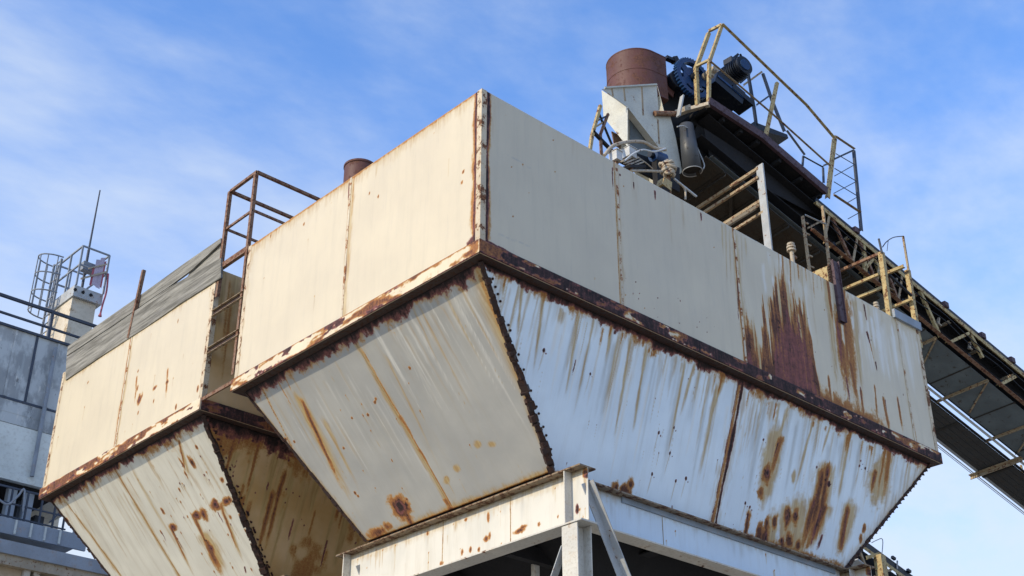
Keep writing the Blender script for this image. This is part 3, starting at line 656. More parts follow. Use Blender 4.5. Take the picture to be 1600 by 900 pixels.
# ---- masks of the hopper behind
def fb_left(m):
    s, t = m.s, m.t; c = st_left
    m.streaks('stain', 14, B0, B1, 0, (.3, 1.2), (.02, .06), (.15, .35), 51)
    m.edge('rust', s-B0, .05, .75); m.edge('stain', s-B0, .12, .6); m.edge('rust', s-B1, .04, .7); m.edge('stain', s-B1, .12, .8); m.edge('stain', t-.18, .14, .6)
    sm = spB['seam_left'][0]+B0
    m.seam('rust', lambda q: sm+.03+0*q, .03, .85); m.seam('stain', lambda q: sm+0*q, .08, .7); m.seam('dark', lambda q: sm+.01+0*q, .009, .9)
    for p, q, w in (((262, 578), (258, 640), 4), ((261, 598), (259, 625), 4), ((214, 590), (210, 640), 4), ((246, 480), (243, 495), 4), ((316, 590), (312, 640), 5)): DR(m, 'rust', c, p, q, w, .8)
    for p, a, b in (((218, 625), 7, 10), ((222, 618), 4, 8), ((242, 606), 7, 4), ((261, 597), 5, 4), ((215, 606), 2.5, 7), ((216, 580), 3, 4), ((240, 627), 3, 5), ((309, 607), 3, 8), ((216, 645), 2.5, 4), ((160, 555), 2, 6), ((137, 598), 2, 3), ((278, 502), 2, 5), ((125, 578), 2, 4), ((247, 491), 2.5, 7), ((275, 635), 3, 6)): BL(m, 'rust', c, p, a, b, 1.1)
    for p, a, b in (((218, 625), 3, 5), ((242, 606), 4, 2.4), ((247, 489), 2, 5), ((309, 607), 2, 6)): BL(m, 'dark', c, p, a, b, 1.)
    m.specks('rust', 16, B0, B1, .3, 2.2, (.006, .014), 52, .9)
    m.put('rust', np.clip(.7-(HT-HB-t)/.03+m.grain, 0, 1)*.7)
def fb_right(m):
    s, t = m.s, m.t
    m.streaks('rust', 44, 0, 6, 0, (.6, 2.2), (.03, .09), (.5, .95), 53, 1.2); m.streaks('stain', 30, 0, 6, 0, (.6, 2.4), (.04, .12), (.5, 1), 54)
    m.streaks('dark', 14, 0, 5, 0, (.3, 1.2), (.02, .04), (.6, 1), 55, 1.6); m.edge('rust', s, .06, .8)
def fb_band_left(m):
    n = fbm(m.s*2.9, m.t*9, 71, 5)-.06+.16*sstep(8.3, 9.3, m.s); m.put('rust', sstep(.42, .60, n)*.95); m.put('dark', sstep(.54, .66, fbm(m.s*4, m.t*11, 72, 5)+.10*sstep(8.3, 9.5, m.s)-.08)*.9); m.edge('dark', m.t-HB, .02, .9)
def fb_band_right(m):
    m.put('rust', .9+m.grain*.3); m.put('dark', sstep(.4, .55, fbm(m.s*2.4, m.t*8, 73, 5)+.06))
def fb_cone_left(m):
    s, t = m.s, m.t; c = st_cone_left
    m.fringe('dark', .16, 1.3, 6.); m.fringe('rust', .24, .75, 4.)  # rust fringe, blackened to paint in the shade below the rim
    m.streaks('stain', 46, B0, B1, .05, (.6, 2.6), (.015, .05), (.2, .6), 56, .5)
    for p, q, w in (((267, 825), (300, 895), 4), ((305, 810), (335, 880), 5), ((300, 805), (328, 860), 3), ((280, 690), (292, 745), 4), ((345, 790), (375, 870), 5)): DR(m, 'rust', c, p, q, w, .9); DR(m, 'stain', c, p, (q[0]+10, q[1]+20), w*2, .8)
    for p, q, w in (((268, 826), (292, 870), 2.2), ((252, 830), (262, 850), 2.5), ((340, 800), (352, 822), 3), ((382, 885), (386, 900), 4)): DR(m, 'dark', c, p, q, w, .95)
    DR(m, 'rust', c, (322, 845), (350, 905), 12, .95, taper=-.3); BL(m, 'rust', c, (330, 857), 9, 10, 1.1); BL(m, 'dark', c, (330, 857), 5, 5, 1.1); DR(m, 'stain', c, (318, 835), (355, 905), 24, 1., taper=-.2)
    for p, a, b in (((270, 823), 9, 5), ((308, 805), 13, 6), ((336, 788), 10, 7), ((354, 784), 14, 5), ((318, 803), 8, 9)): BL(m, 'rust', c, p, a*1.2, b*1.4, 1.1); BL(m, 'dark', c, p, a*.7, b*.8, 1.05)
    for p, a, b in (((300, 722), 5, 13), ((307, 698), 4, 5), ((254, 798), 4, 8), ((360, 808), 4, 5), ((336, 695), 5, 6), ((347, 750), 5, 5), ((290, 740), 3, 9), ((285, 725), 3, 12), ((105, 812), 4, 5), ((252, 832), 3, 5)): BL(m, 'rust', c, p, a, b, 1.05)
    for k, fr in enumerate(spB['cone_seam_left']):
        f = lambda q, fr=fr: (B0+INS+fr*(B1-B0-2*INS))+((DY+fr*(B1-B0-2*DY))-(INS+fr*(B1-B0-2*INS)))*q/SLX
        m.seam('rust', f, .014, .75); m.seam('stain', f, .06, .7)
    e0 = s-B0-(INS+(DY-INS)*t/SLX); m.edge('rust', e0, .04, .85); m.specks('rust', 34, B0+.3, B0+3, .4, 2.6, (.008, .022), 57, 1.)
    m.specks('dark', 14, B0+.3, B0+2.4, .4, 2.6, (.008, .02), 58, 1.)
def fb_cone_right(m):
    s, t = m.s, m.t
    m.fringe('dark', .3, 1.3, 4.); m.fringe('rust', .5, .9, 3.)  # jagged rust with the rim's shade painted into its black
    m.streaks('stain', 60, .2, 9, 0, (.5, 2.2), (.03, .1), (.5, 1.1), 59, .8); m.streaks('rust', 44, .2, 9, 0, (.4, 2.0), (.02, .06), (.5, .95), 60, 1.2)
    m.streaks('dark', 20, .4, 9, 0, (.3, 1.2), (.015, .04), (.6, 1.), 61, 1.4); m.specks('dark', 60, .3, 6, .1, 2.1, (.008, .02), 62, 1.1)
    m.put('rust', sstep(.52, .66, fbm(s*1.6, t*1.2, 63, 4))*.6)
    e0 = s-(INS+(PX0-INS)*t/SLY)
    m.put('dark', (np.abs(e0-.12) < .02)*(np.abs(((t/.12) % 1)-.5) < .16)*1.2)
spB = dict(seed=200, seam_left=[st_left(195, 600)[0]-B0], seam_right=[3.2, 6.6], left=fb_left, right=fb_right, band_left=fb_band_left, band_right=fb_band_right,
           cone_left=fb_cone_left, cone_right=fb_cone_right, cone_seam_left=[.56, .93], cone_seam_right=[.5], mat_cone_left=M['pale'], mat_cone_right=M['ochre'], mat_right=M['ochre'], res=.035)
hopB = hopper(B0, B1, 'storage hopper at the left behind the front one, grey boards along its top edge', spB)

# hanging post on the right wall of the front hopper
p0, p1 = ony(1304, 417, -.03), ony(1313, 503, -.03)
mb = MB(); mb.box((p0[0]-.06, -.012, p1[2]), (p0[0]+.09, -.004, p0[2]+.12)); mb.box((p0[0]+.078, -.075, p1[2]+.02), (p0[0]+.09, -.012, p0[2]+.12)); mb.box((p0[0]-.06, -.055, p1[2]+.02), (p0[0]-.048, -.012, p0[2]+.12)); mb.box((p0[0]-.048, -.055, p1[2]+.02), (p0[0]+.078, -.045, p0[2]+.1))
mb.build('hanging_channel', M['purple'], hopA, 'dark rusted channel hung over the right wall')
# grey flashing sheet lying on the roof edge at the far right
a, b = ony(1395, 491, -.012), ony(1437, 515, -.012)
MB().bar((a[0], -.03, a[2]+.02), (b[0], -.03, b[2]+.04), .05, .16).build('edge_flashing', M['greyboard'], hopA, 'blue-grey flashing at the right end of the roof edge')

# ================================================================== FRAMES UNDER THE HOPPERS
def st_web(px, py):
    p = onx(px, py, 2.104-.006); return p[1], -2.121-p[2]
def web_mask(m):
    s, t = m.s, m.t; c = st_web
    m.put('stain', np.clip(1.-t/(.16+.10*fbm(s*3, s*0, 81))+m.grain, 0, 1)*.6); m.put('tone', np.clip(.9-t/.09+m.grain*.5, 0, 1)*.8)
    m.streaks('stain', 40, .2, 5.4, 0, (.1, .5), (.02, .06), (.25, .6), 82); m.streaks('tone', 20, .2, 5.4, 0, (.2, .6), (.03, .08), (.2, .5), 83)
    for p, a, b in (((812, 830), 11, 4), ((818, 824), 8, 3), ((842, 820), 3, 5), ((763, 808), 3.5, 10), ((760, 843), 5, 4), ((722, 864), 3, 6), ((735, 860), 3, 5), ((748, 860), 3, 4), ((690, 882), 5, 3), ((668, 832), 3, 5), ((872, 808), 2, 3), ((765, 838), 3, 8), ((728, 810), 4, 3)): BL(m, 'rust', c, p, a, b, 1.)
    BL(m, 'dark', c, (902, 795), 4, 9, 1.2); m.blob('rust', .32, .07, .06, .08, 1.); m.blob('dark', .31, .12, .05, .04, 1.1)
    m.put('rust', np.clip(.75-(.729-t)/.03+m.grain, 0, 1)*.8); m.specks('rust', 40, .3, 5.4, .05, .7, (.005, .014), 84, .95)
    for y in (1.72, 3.1): m.seam('rust', lambda q, y=y: y+0*q, .012, .6)
def web_mask2(m):
    m.put('tone', np.clip(1.-m.t/.12+m.grain*.6, 0, 1)*.9); m.put('stain', np.clip(.9-m.t/.2+m.grain, 0, 1)*.5)
    m.streaks('tone', 50, 2, 8.4, 0, (.1, .5), (.03, .09), (.2, .6), 85); m.specks('rust', 20, 2.2, 8.2, .05, .5, (.005, .012), 86, .9); m.put('rust', np.clip(.7-(.56-m.t)/.025+m.grain, 0, 1)*.7)
def support_frame(y0, ly, label):
    t = thing('hopper_stand', label, 'steel frame', (LX/2, y0+ly/2, GZ), 'steel frames under the hoppers')
    bx, bz, bw, bh = 1.962, -2.121, .284, .729
    ya, yb = y0+.297, y0+ly-.12
    xw = bx+bw/2
    for xc in (xw, LX-xw):
        b = plate('beam', (xc-.006, yb, bz-bh+.02), (xc-.006, ya, bz-bh+.02), (xc-.006, ya, bz-.02), (xc-.006, yb, bz-.02), [(yb-y0, bh), (ya-y0, bh), (ya-y0, 0), (yb-y0, 0)], web_mask, M['web'], t, 300, wave=.002, res=.02)
        MB().bar((xc, ya, bz), (xc, yb, bz), bw, .02, off=(0, -.01)).build('top_flange', M['flange'], b); MB().bar((xc, ya, bz), (xc, yb, bz), bw, .02, off=(0, -bh+.01)).build('bottom_flange', M['frame'], b)
        for yy in (ya+.29, y0+1.72, y0+3.1, yb-.2):
            if xc == xw and yy > ya+.3 and yy < yb-.3:
                MB().box((xc-.0085, yy-.004, bz-bh+.02), (xc-.006, yy+.004, bz-.02)).build('weld_seam', M['tanst'], b)
            else:
                MB().box((xc-bw/2+.006, yy-.008, bz-bh+.019), (xc-.007, yy+.008, bz-.019)).build('stiffener', M['frame'], b)
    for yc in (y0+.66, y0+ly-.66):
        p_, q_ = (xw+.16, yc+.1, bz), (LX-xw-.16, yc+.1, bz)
        b = plate('beam', (xw+.16, yc+.094, bz-.56), (LX-xw-.16, yc+.094, bz-.56), (LX-xw-.16, yc+.094, bz-.022), (xw+.16, yc+.094, bz-.022), [(xw, .56), (LX-xw, .56), (LX-xw, 0), (xw, 0)], web_mask2, M['web_skylit'], t, 310, wave=.002, res=.025)
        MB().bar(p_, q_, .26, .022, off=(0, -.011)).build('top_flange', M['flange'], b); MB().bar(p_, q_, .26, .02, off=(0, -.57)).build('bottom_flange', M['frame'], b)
        MB().box((3.2, yc+.07, bz-.10), (LX-xw-.3, yc+.092, bz-.024)).build('web_shade_strip', M['greyboard'], b)  # dark lath added to stand in for a band of shade on the web
        MB().box((4.0, yc+.09, bz-.56), (4.012, yc+.093, bz-.105)).build('weld_seam', M['tanst'], b)
    for xc in (xw, LX-xw):
        for yc in (y0+.52, y0+ly-.6):
            w, d = .27, .25; top = bz-bh-.006
            mb = MB()
            mb.box((xc-d/2, yc-w/2, GZ), (xc-d/2+.016, yc+w/2, top)); mb.box((xc+d/2-.016, yc-w/2, GZ), (xc+d/2, yc+w/2, top)); mb.box((xc-d/2+.016, yc-.006, GZ), (xc+d/2-.016, yc+.006, top))
            c = mb.build('column', M['frame'], t)
            MB().box((xc-.2, yc-.2, GZ), (xc+.2, yc+.2, GZ+.03)).build('base_plate', M['brown'], c)
            MB().poly([(xc-d/2+.02, yc-.012, top-.01), (xc+d/2-.02, yc-.012, top-.01), (xc, yc-.012, top-.2)], (0, 1, 0), .004).build('gusset', M['frame'], c)
    for yc in (y0+.40, y0+ly-.5):
        MB().angle((xw+.03, yc-.05, bz-.19), (xw+2.0, yc-.05, bz-3.7), .12, .012, up=(0, -1, 0)).build('brace', M['greysteel'], t)
        MB().angle((LX-xw-.16, yc, bz-.5), (LX-xw-2.0, yc, bz-3.6), .11, .012, up=(0, -1, 0)).build('brace', M['greysteel'], t)
    for xc in (xw, LX-xw):
        MB().angle((xc-.02, y0+.66, bz-bh-.25), (xc-.02, y0+2.3, bz-3.9), .11, .012, up=(-1, 0, 0)).build('brace', M['greysteel'], t)
        MB().angle((xc-.02, y0+ly-.7, bz-bh-.25), (xc-.02, y0+ly-2.3, bz-3.9), .11, .012, up=(-1, 0, 0)).build('brace', M['greysteel'], t)
    for xx in (4.2, 6.2): MB().ibeam((xx, y0+.8, bz-.05), (xx, y0+ly-.8, bz-.05), .45, .2).build('cross_beam', M['black'], t)
    for yy in (y0+2.0, y0+3.6): MB().bar((xw+.2, yy, bz-.62), (LX-xw-.2, yy, bz-.62), .12, .2).build('cross_beam', M['black'], t)
    MB().box((xw+.75, y0+2.05, bz-2.4), (xw+.83, y0+2.13, bz-.7)).build('hanger', M['frame'], t)
    return t
support_frame(0, LY, 'pale painted I-beam frame standing under the front hopper')
support_frame(B0, B1-B0, 'steel frame carrying the left hopper, mostly below the picture')

# ================================================================== BETWEEN AND ON THE HOPPERS
gy0, gy1 = LY+.055, B0-.085
t = thing('guard_rail', 'rusty brown pipe-and-angle guard rail rising in the gap between the two hoppers', 'railing', (.0, (gy0+gy1)/2, HT))
ht = onx(403, 268, .03)[2]; hm = onx(400, 325, .03)[2]
for yy, z0 in ((gy0, HT-2.2), (gy1, HT-.55)):
    MB().angle((.0, yy, z0), (.0, yy, ht), .06, .008, up=(1, 0, 0)).build('post', M['brown'], t)
MB().bar((.03, gy0, ht), (.03, gy1, ht), .05, .05).build('rail', M['brown'], t)
MB().bar((.03, gy0, hm), (.03, gy1, hm), .03, .04).build('rail', M['brown'], t)
for yy in (gy0, gy1):
    MB().bar((.03, yy+.01, ht), (3.2, yy+.01, ht), .05, .05).build('rail', M['brown'], t)
    MB().bar((.03, yy+.01, hm), (3.2, yy+.01, hm), .03, .04).build('rail', M['brown'], t)
    for xx in (1.6, 3.2): MB().bar((xx, yy+.012, HT-.1), (xx, yy+.012, ht), .05).build('post', M['brown'], t)
MB().bar((.04, gy0-.02, HT+.02), (.04, gy1+.04, HT+.02), .06, .10).build('sill', M['brown'], t)
MB().box((.45, gy0-.03, HT-.14), (3.2, gy1-.05, HT-.1)).build('walkway_plate', M['black'], t)
for i, (p, lab) in enumerate((((378, 465), 'upper brown channel bar across the gap between the hoppers'), ((372, 524), 'lower brown channel bar across the gap between the hoppers'))):
    z = onx(*p, 0.05)[2]
    tt = thing('tie_bar', lab, 'tie bar', (.05, (gy0+gy1)/2, z), 'bars tying the hoppers together')
    MB().box((.02, LY+.012, z-.045), (.03, B0-.012, z+.045)).build('web', M['darkrust'], tt)
    mb = MB(); mb.box((-.02, LY+.012, z+.047), (.03, B0-.012, z+.055)); mb.box((-.02, LY+.012, z-.055), (.03, B0-.012, z-.047)); mb.build('flange', M['tanst'], tt)
z = .14
tt = thing('tie_bar', 'rust pink angle joining the rim bands of the two hoppers', 'tie bar', (0, (gy0+gy1)/2, z), 'bars tying the hoppers together')
MB().box((-.02, LY+EV+.004, z), (.0, B0-EV-.004, z+.055)).build('web', M['brown'], tt)
MB().box((.0, LY+EV+.004, z+.047), (.06, B0-EV-.004, z+.055)).build('flange', M['brown'], tt)

# rusty stub stack on the roof of the front hopper
c = onz(571, 262, HT+.62); ctr = np.array((1.05, 3.55))
def stack_at(px_left, py_top, y):
    p = ony(px_left, py_top, y); return p
p = ony(563, 262, 3.3)
t = thing('vent_stack', 'short rusty brown cylinder showing above the roof edge of the front hopper', 'vent', (p[0], 3.3, HT-.012))
rr = .24
MB().tube([(p[0], 3.3, HT-.012), (p[0], 3.3, p[2])], rr, 32).build('shell', M['drum'], t)
MB().tube([(p[0], 3.3, p[2]-.03), (p[0], 3.3, p[2]+.004)], rr+.012, 32).build('rim', M['drum'], t)

# weathered boards along the top of the left hopper
def board(lab, pts, x, th):
    """plank with its outline surveyed on the plane at x, real thickness th"""
    P = [onx(px, py, x) for px, py in pts]
    o = MB().poly(P, (1, 0, 0), th).build('weathered_board', M['wood']); tag(o, lab, 'board', 'grey boards on the left hopper')
board('topmost grey weathered board on the left hopper, edge against the sky', [(106, 541), (165, 499), (225, 457), (290, 410), (345, 372), (345, 379), (300, 421), (265, 447), (180, 506), (104, 556)], .035, .035)
board('lowest grey weathered board on the left hopper, lying along its rusty top edge', [(104, 557.5), (180, 507.5), (262, 450), (345, 403), (345, 434), (280, 475), (225, 513), (160, 555), (102, 594)], -.022, .035)
board('wedge shaped grey board end between the two long boards beside the guard rail', [(298, 424), (347, 380), (348, 410), (284, 446)], .075, .03)
# angle iron on the wall of the left hopper
a, b = onx(224, 421, -.03), onx(205, 516, -.03)
yb_ = st_left(205, 516)[0]
tt = MB().angle((-.034, yb_, b[2]-.12), (-.034, a[1], a[2]), .06, .01, up=(1, 0, 0)).build('angle_post', M['brown']); tag(tt, 'leaning rusty angle iron in front of the grey boards on the left hopper', 'post')

# ================================================================== CONVEYOR OVER THE FRONT HOPPER
dev, al = R(8.), R(20.5)
HD = np.array([math.cos(dev), -math.sin(dev), 0]); WV = np.array([math.sin(dev), math.cos(dev), 0])
CDR = HD*math.cos(al)-np.array([0, 0, math.sin(al)]); NV = np.cross(WV, CDR); NV = NV if NV[2] > 0 else -NV
QC = np.array([10.4, .8, 0.])
def CP(px, py, w=0.): return on(px, py, QC+WV*w, WV)
O0 = CP(1434, 498)
def S(s, w=0, n=0): return O0+CDR*s+WV*w+NV*n
def sn(p): d = np.array(p)-O0; return d@CDR, d@NV

t = conv = thing('belt_conveyor', 'inclined conveyor truss climbing from the right over the front hopper, dark belt edge on top', 'conveyor', S(0, .6, 0))
SE = 16.0
MB().angle(S(-2.9, 0, .80), S(SE, 0, .80), .085, .01, up=-NV).build('top_chord', M['yellow'], t)
MB().angle(S(-2.9, .0, -.0), S(SE, 0, -.0), .085, .01, up=NV).build('bottom_chord', M['brown'], t)
MB().angle(S(-5.2, 1.1, .78), S(SE, 1.1, .78), .08, .01, up=-NV).build('top_chord', M['black'], t)
MB().angle(S(-5.2, 1.1, 0), S(SE, 1.1, 0), .08, .01, up=NV).build('bottom_chord', M['black'], t)
# diagonals of the near truss
di = [((1437.5, 454), (1470, 526)), ((1514, 518), (1480, 534)), ((1517, 523), (1536, 559)), ((1588, 585), (1560, 600)), ((1349, 378), (1353, 437)), ((1371, 393), (1345, 425)), ((1365, 400), (1388, 455))]
for p, q in di: MB().angle(CP(*p, .01), CP(*q, .01), .06, .008, up=WV).build('diagonal', M['yellow'], t)
s = 4.3; k = 0
while s < SE-1:
    MB().angle(S(s, .012, .76), S(s+.55, .012, .03), .06, .008, up=WV).build('diagonal', M['yellow'], t)
    MB().angle(S(s+.6, .012, .03), S(s+1.1, .012, .76), .06, .008, up=WV).build('diagonal', M['yellow'], t); s += 1.15
# belt and its side skirt
MB().quad(S(-5.6, .14, .9), S(SE, .14, .9), S(SE, .96, .9), S(-5.6, .96, .9), .015, NV).build('belt', M['black'], t)
MB().bar(S(-2.9, .06, .87), S(SE, .06, .87), .04, .1, up=NV).build('skirt', M['machine'], t)
MB().bar(S(-5.4, .98, .87), S(SE, .98, .87), .04, .1, up=NV).build('skirt', M['machine'], t)
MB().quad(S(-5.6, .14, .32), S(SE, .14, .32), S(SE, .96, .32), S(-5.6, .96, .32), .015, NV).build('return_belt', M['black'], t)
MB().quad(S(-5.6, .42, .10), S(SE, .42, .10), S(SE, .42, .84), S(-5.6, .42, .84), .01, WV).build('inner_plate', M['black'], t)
for px, py in ((1340, 352), (1478, 478), (1536, 527), (1582, 566)):
    s_ = sn(CP(px, py))[0]
    i_ = MB().box(S(s_, .0, .86)-np.array((.07, .03, .03)), S(s_, 0, .86)+np.array((.07, .07, .08))).build('idler_bracket', M['purple'], t)
    MB().tube([S(s_-.03, .02, .93), S(s_-.03, 1.0, .93)], .04, 10).build('roller', M['machine'], i_)
for s_ in (7.2, 9.2, 11.2): MB().box(S(s_, .0, .86)-np.array((.07, .03, .03)), S(s_, 0, .86)+np.array((.07, .07, .08))).build('idler_bracket', M['purple'], t)
s = -2.6; rg = random.Random(3)
while s < SE-1:
    MB().angle(S(s, 1.09, .03), S(s+.7, 1.09, .76), .06, .008, up=WV).build('diagonal', M['tanst'], t); MB().angle(S(s+.75, 1.09, .76), S(s+1.3, 1.09, .03), .06, .008, up=WV).build('diagonal', M['tanst'], t); s += 1.4
for k in range(10):
    s_ = -2.2+k*.95
    MB().tube([S(s_, .12, .30), S(s_, .98, .30)], .045, 10).build('return_roller', M['machine'], t)
    MB().angle(S(s_+.2, .02, .55), S(s_+.2, .38, .55), .05, .008).build('idler_stay', M['tanst'], t)
for s_ in (-2.5, -1.75, -1.1, -.5): MB().angle(S(s_, .012, .02), S(s_, .012, .78), .055, .008, up=WV).build('vertical', M['tanst'], t)
for a_, b_ in ((-2.5, -1.75), (-1.75, -1.1), (-1.1, -.5)): MB().angle(S(a_, .015, .76), S(b_, .015, .04), .05, .008, up=WV).build('diagonal', M['brown'], t)
for w_, n_, amp in ((.03, .62, .05), (.05, .5, .08)):
    MB().tube(catmull([S(q*.8-2.5, w_-.03, n_-amp*(q % 2)+rg.uniform(-.02, .02)) for q in range(18)], 4), .011, 6).build('cable', M['machine'], t)
# little hanging return-roller brackets seen inside the truss
for px, py in ((1466, 502), (1515, 540), (1400, 440), (1345, 408)):
    p = CP(px, py, .1); MB().bar(p-NV*.08, p+NV*.08, .05, .035).bar(p-NV*.05, p-NV*.05+CDR*.09, .03, .03).build('return_bracket', M['clutter'], t)
# pan under the truss and the walkway beyond it
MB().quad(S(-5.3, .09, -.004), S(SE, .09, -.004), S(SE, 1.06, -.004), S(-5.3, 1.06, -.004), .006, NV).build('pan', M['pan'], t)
for k in range(5): MB().quad(S(-1.5, 1.36+k*.148, -.05+.004*(k % 2)), S(SE, 1.36+k*.148, -.05+.004*((k+1) % 2)), S(SE, 1.36+k*.148+.136, -.05+.004*((k+1) % 2)), S(-1.5, 1.36+k*.148+.136, -.05+.004*(k % 2)), .03, NV).build('walkway_plank', M['plank'], t)
for k in range(7): MB().bar(S(-.6+k*1.7, 1.35, -.06), S(-.6+k*1.7, 2.12, -.06), .05, .02, up=NV).build('plank_batten', M['panbrown'], t)
for k in range(9): MB().bar(S(-1+k*1.3, .06, -.010), S(-1+k*1.3, 1.06, -.010), .03, .006, up=NV).build('pan_seam', M['panbrown'], t)
MB().angle(S(-1.5, 2.13, -.05), S(SE, 2.13, -.05), .07, .008, up=NV).build('walkway_stringer', M['greysteel'], t)
MB().angle(S(-1.5, 1.33, -.05), S(SE, 1.33, -.05), .06, .008, up=NV).build('walkway_stringer', M['black'], t)
for w_, a_, b_, r_ in ((1.15, -1, 5.0, .026), (1.18, 5.3, SE, .026), (1.29, -1, SE, .014)): MB().tube([S(a_, w_, -.03), S(b_, w_, -.03)], r_, 10).build('pipe', M['pipe'], t)
MB().tube([S(-1, 2.17, -.075), S(SE, 2.17, -.075)], .012, 6).tube([S(-1, 2.215, -.075), S(SE, 2.215, -.075)], .008, 6).build('cable', M['pipe'], t)
for s_ in (.6, 2.1, 3.6, 5.1, 6.6, 8.1, 9.6): MB().angle(S(s_, .05, -.012), S(s_, 1.34, -.012), .045, .008, up=-NV).build('cross_bearer', M['tanst'], t)
for s_ in (1.1, 2.6, 4.1, 5.6): MB().bar(S(s_-.5, .06, -.02), S(s_+.1, 1.0, -.02), .032, .02, up=NV).build('under_brace', M['tanst'], t)
for s_ in (4.35, 8.4): MB().angle(S(s_, 1.0, -.075), S(s_, 2.3, -.075), .085, .01, up=-NV).build('walkway_bearer', M['tanst'], t)
for s_ in range(0, 15, 3):
    MB().bar(S(s_, 2.1, 0), S(s_, 2.1, 0)+np.array((0, 0, 1.05)), .04).build('rail_post', M['yellow'], t)
# cross members seen from below between the supports
for p, q in (((1300, 384), (1342, 371)), ((1322, 398), (1348, 384))):
    a = CP(*p, .05); MB().bar(a, a+WV*.9, .05, .05).build('cross_bearer', M['tanst'], t)

# ---- head platform
t = plat = thing('service_platform', 'yellow railed service platform with black underside at the top end of the conveyor', 'platform', CP(1200, 230, .8))
A, Bm, Cc = CP(1107, 158), CP(1191, 213), CP(1291, 299)
WD = 2.0
for P, Q in ((A, Bm), (Bm, Cc)):
    up = np.cross(WV, unit(Q-P)); up = up if up[2] > 0 else -up
    MB().bar(P, Q, .07, .16, up=up).build('stringer', M['purple'], t)
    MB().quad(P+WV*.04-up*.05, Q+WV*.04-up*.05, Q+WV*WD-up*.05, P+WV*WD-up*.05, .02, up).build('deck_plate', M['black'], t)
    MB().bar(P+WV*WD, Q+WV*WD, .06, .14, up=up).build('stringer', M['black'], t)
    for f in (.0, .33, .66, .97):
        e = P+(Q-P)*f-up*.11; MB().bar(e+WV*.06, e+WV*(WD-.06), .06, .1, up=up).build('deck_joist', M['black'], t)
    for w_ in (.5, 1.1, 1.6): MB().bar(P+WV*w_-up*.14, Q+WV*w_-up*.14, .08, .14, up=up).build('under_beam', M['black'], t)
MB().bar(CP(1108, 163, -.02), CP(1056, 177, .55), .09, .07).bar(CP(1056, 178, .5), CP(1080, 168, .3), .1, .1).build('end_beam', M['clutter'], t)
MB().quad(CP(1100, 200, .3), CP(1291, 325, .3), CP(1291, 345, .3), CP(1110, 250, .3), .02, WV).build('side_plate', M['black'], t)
ft = [CP(1127, 39), CP(1108, 94), CP(1107, 160)]; fb_ = [CP(1107, 49, .28), CP(1087, 104, .28), CP(1090, 166, .28)]
def rail(pts, w=.045, mat='yellow', name='rail', par=None):
    mb = MB()
    for a, b in zip(pts[:-1], pts[1:]): mb.angle(a, b, w, .008, up=(0, 0, 1) if abs(unit(np.array(b)-np.array(a))[2]) < .9 else WV)
    return mb.build(name, M[mat], par if par is not None else t)
rail(ft, .06, name='post'); rail(fb_, .07, name='post')
rail([ft[0], fb_[0]], .05); rail([ft[1], fb_[1]], .045)
rail([CP(1127, 39), CP(1216, 125), CP(1258, 165), CP(1302, 217)], .06); rail([CP(1109, 97), CP(1158, 138), CP(1207, 180), CP(1296, 260)], .04, 'tanst')
rail([CP(1214, 127), CP(1196, 212)], .06, name='post'); rail([CP(1304, 214), CP(1293, 308)], .07, name='post')
# far-side railing and bent guard over the drive
rail([CP(1192, 114, .9), CP(1206, 155, .9), CP(1226, 205, .9)], .05, 'railgrey', 'post'); rail([CP(1192, 113, .9), CP(1163, 134, .9)], .04, 'tanst'); rail([CP(1204, 150, .9), CP(1183, 165, .9)], .035, 'railgrey')
rail([CP(1140, 98, .6), CP(1155, 86, .6), CP(1169, 115, .6), CP(1178, 167, .6), CP(1182, 196, .6)], .05, 'machine', 'guard_hoop'); rail([CP(1157, 131, .6), CP(1170, 120, .6)], .03, 'machine')
rail([CP(1254, 245, .8), CP(1285, 262, .8)], .035, 'railgrey'); rail([CP(1255, 243, .8), CP(1254, 258, .8)], .035, 'railgrey', 'post'); rail([CP(1286, 261, .8), CP(1287, 285, .8)], .035, 'railgrey', 'post'); rail([CP(1287, 260, .8), CP(1298, 256, .1)], .035, 'railgrey')
rail([CP(1228, 205, 1.0), CP(1256, 243, 1.0)], .05, 'railgrey')
MB().quad(CP(1178, 190, .6), CP(1230, 210, .6), CP(1232, 216, .6), CP(1178, 200, .6), .5, WV).build('kick_plate', M['machine'], t)
# wire-braced end guard hanging beside the ladder
gd = [CP(1304, 214, -.05), CP(1334, 234, -.05), CP(1346, 360, -.05)]
rail(gd[:2], .05, 'tanst'); rail(gd[1:], .05, 'railgrey', 'post'); rail([CP(1302, 306, -.05), CP(1343, 333, -.05)], .055, 'tanst'); rail([CP(1304, 250, -.05), CP(1334, 236, -.05)], .035, 'railgrey')
mb = MB()
for a, b in (((1306, 240), (1335, 257)), ((1304, 275), (1336, 257)), ((1304, 263), (1338, 283)), ((1303, 302), (1339, 283)), ((1303, 284), (1341, 307)), ((1322, 318), (1341, 307)), ((1325, 342), (1343, 332))): mb.tube([CP(*a, -.05), CP(*b, -.05)], .009, 6)
mb.build('wire_bracing', M['railgrey'], t)

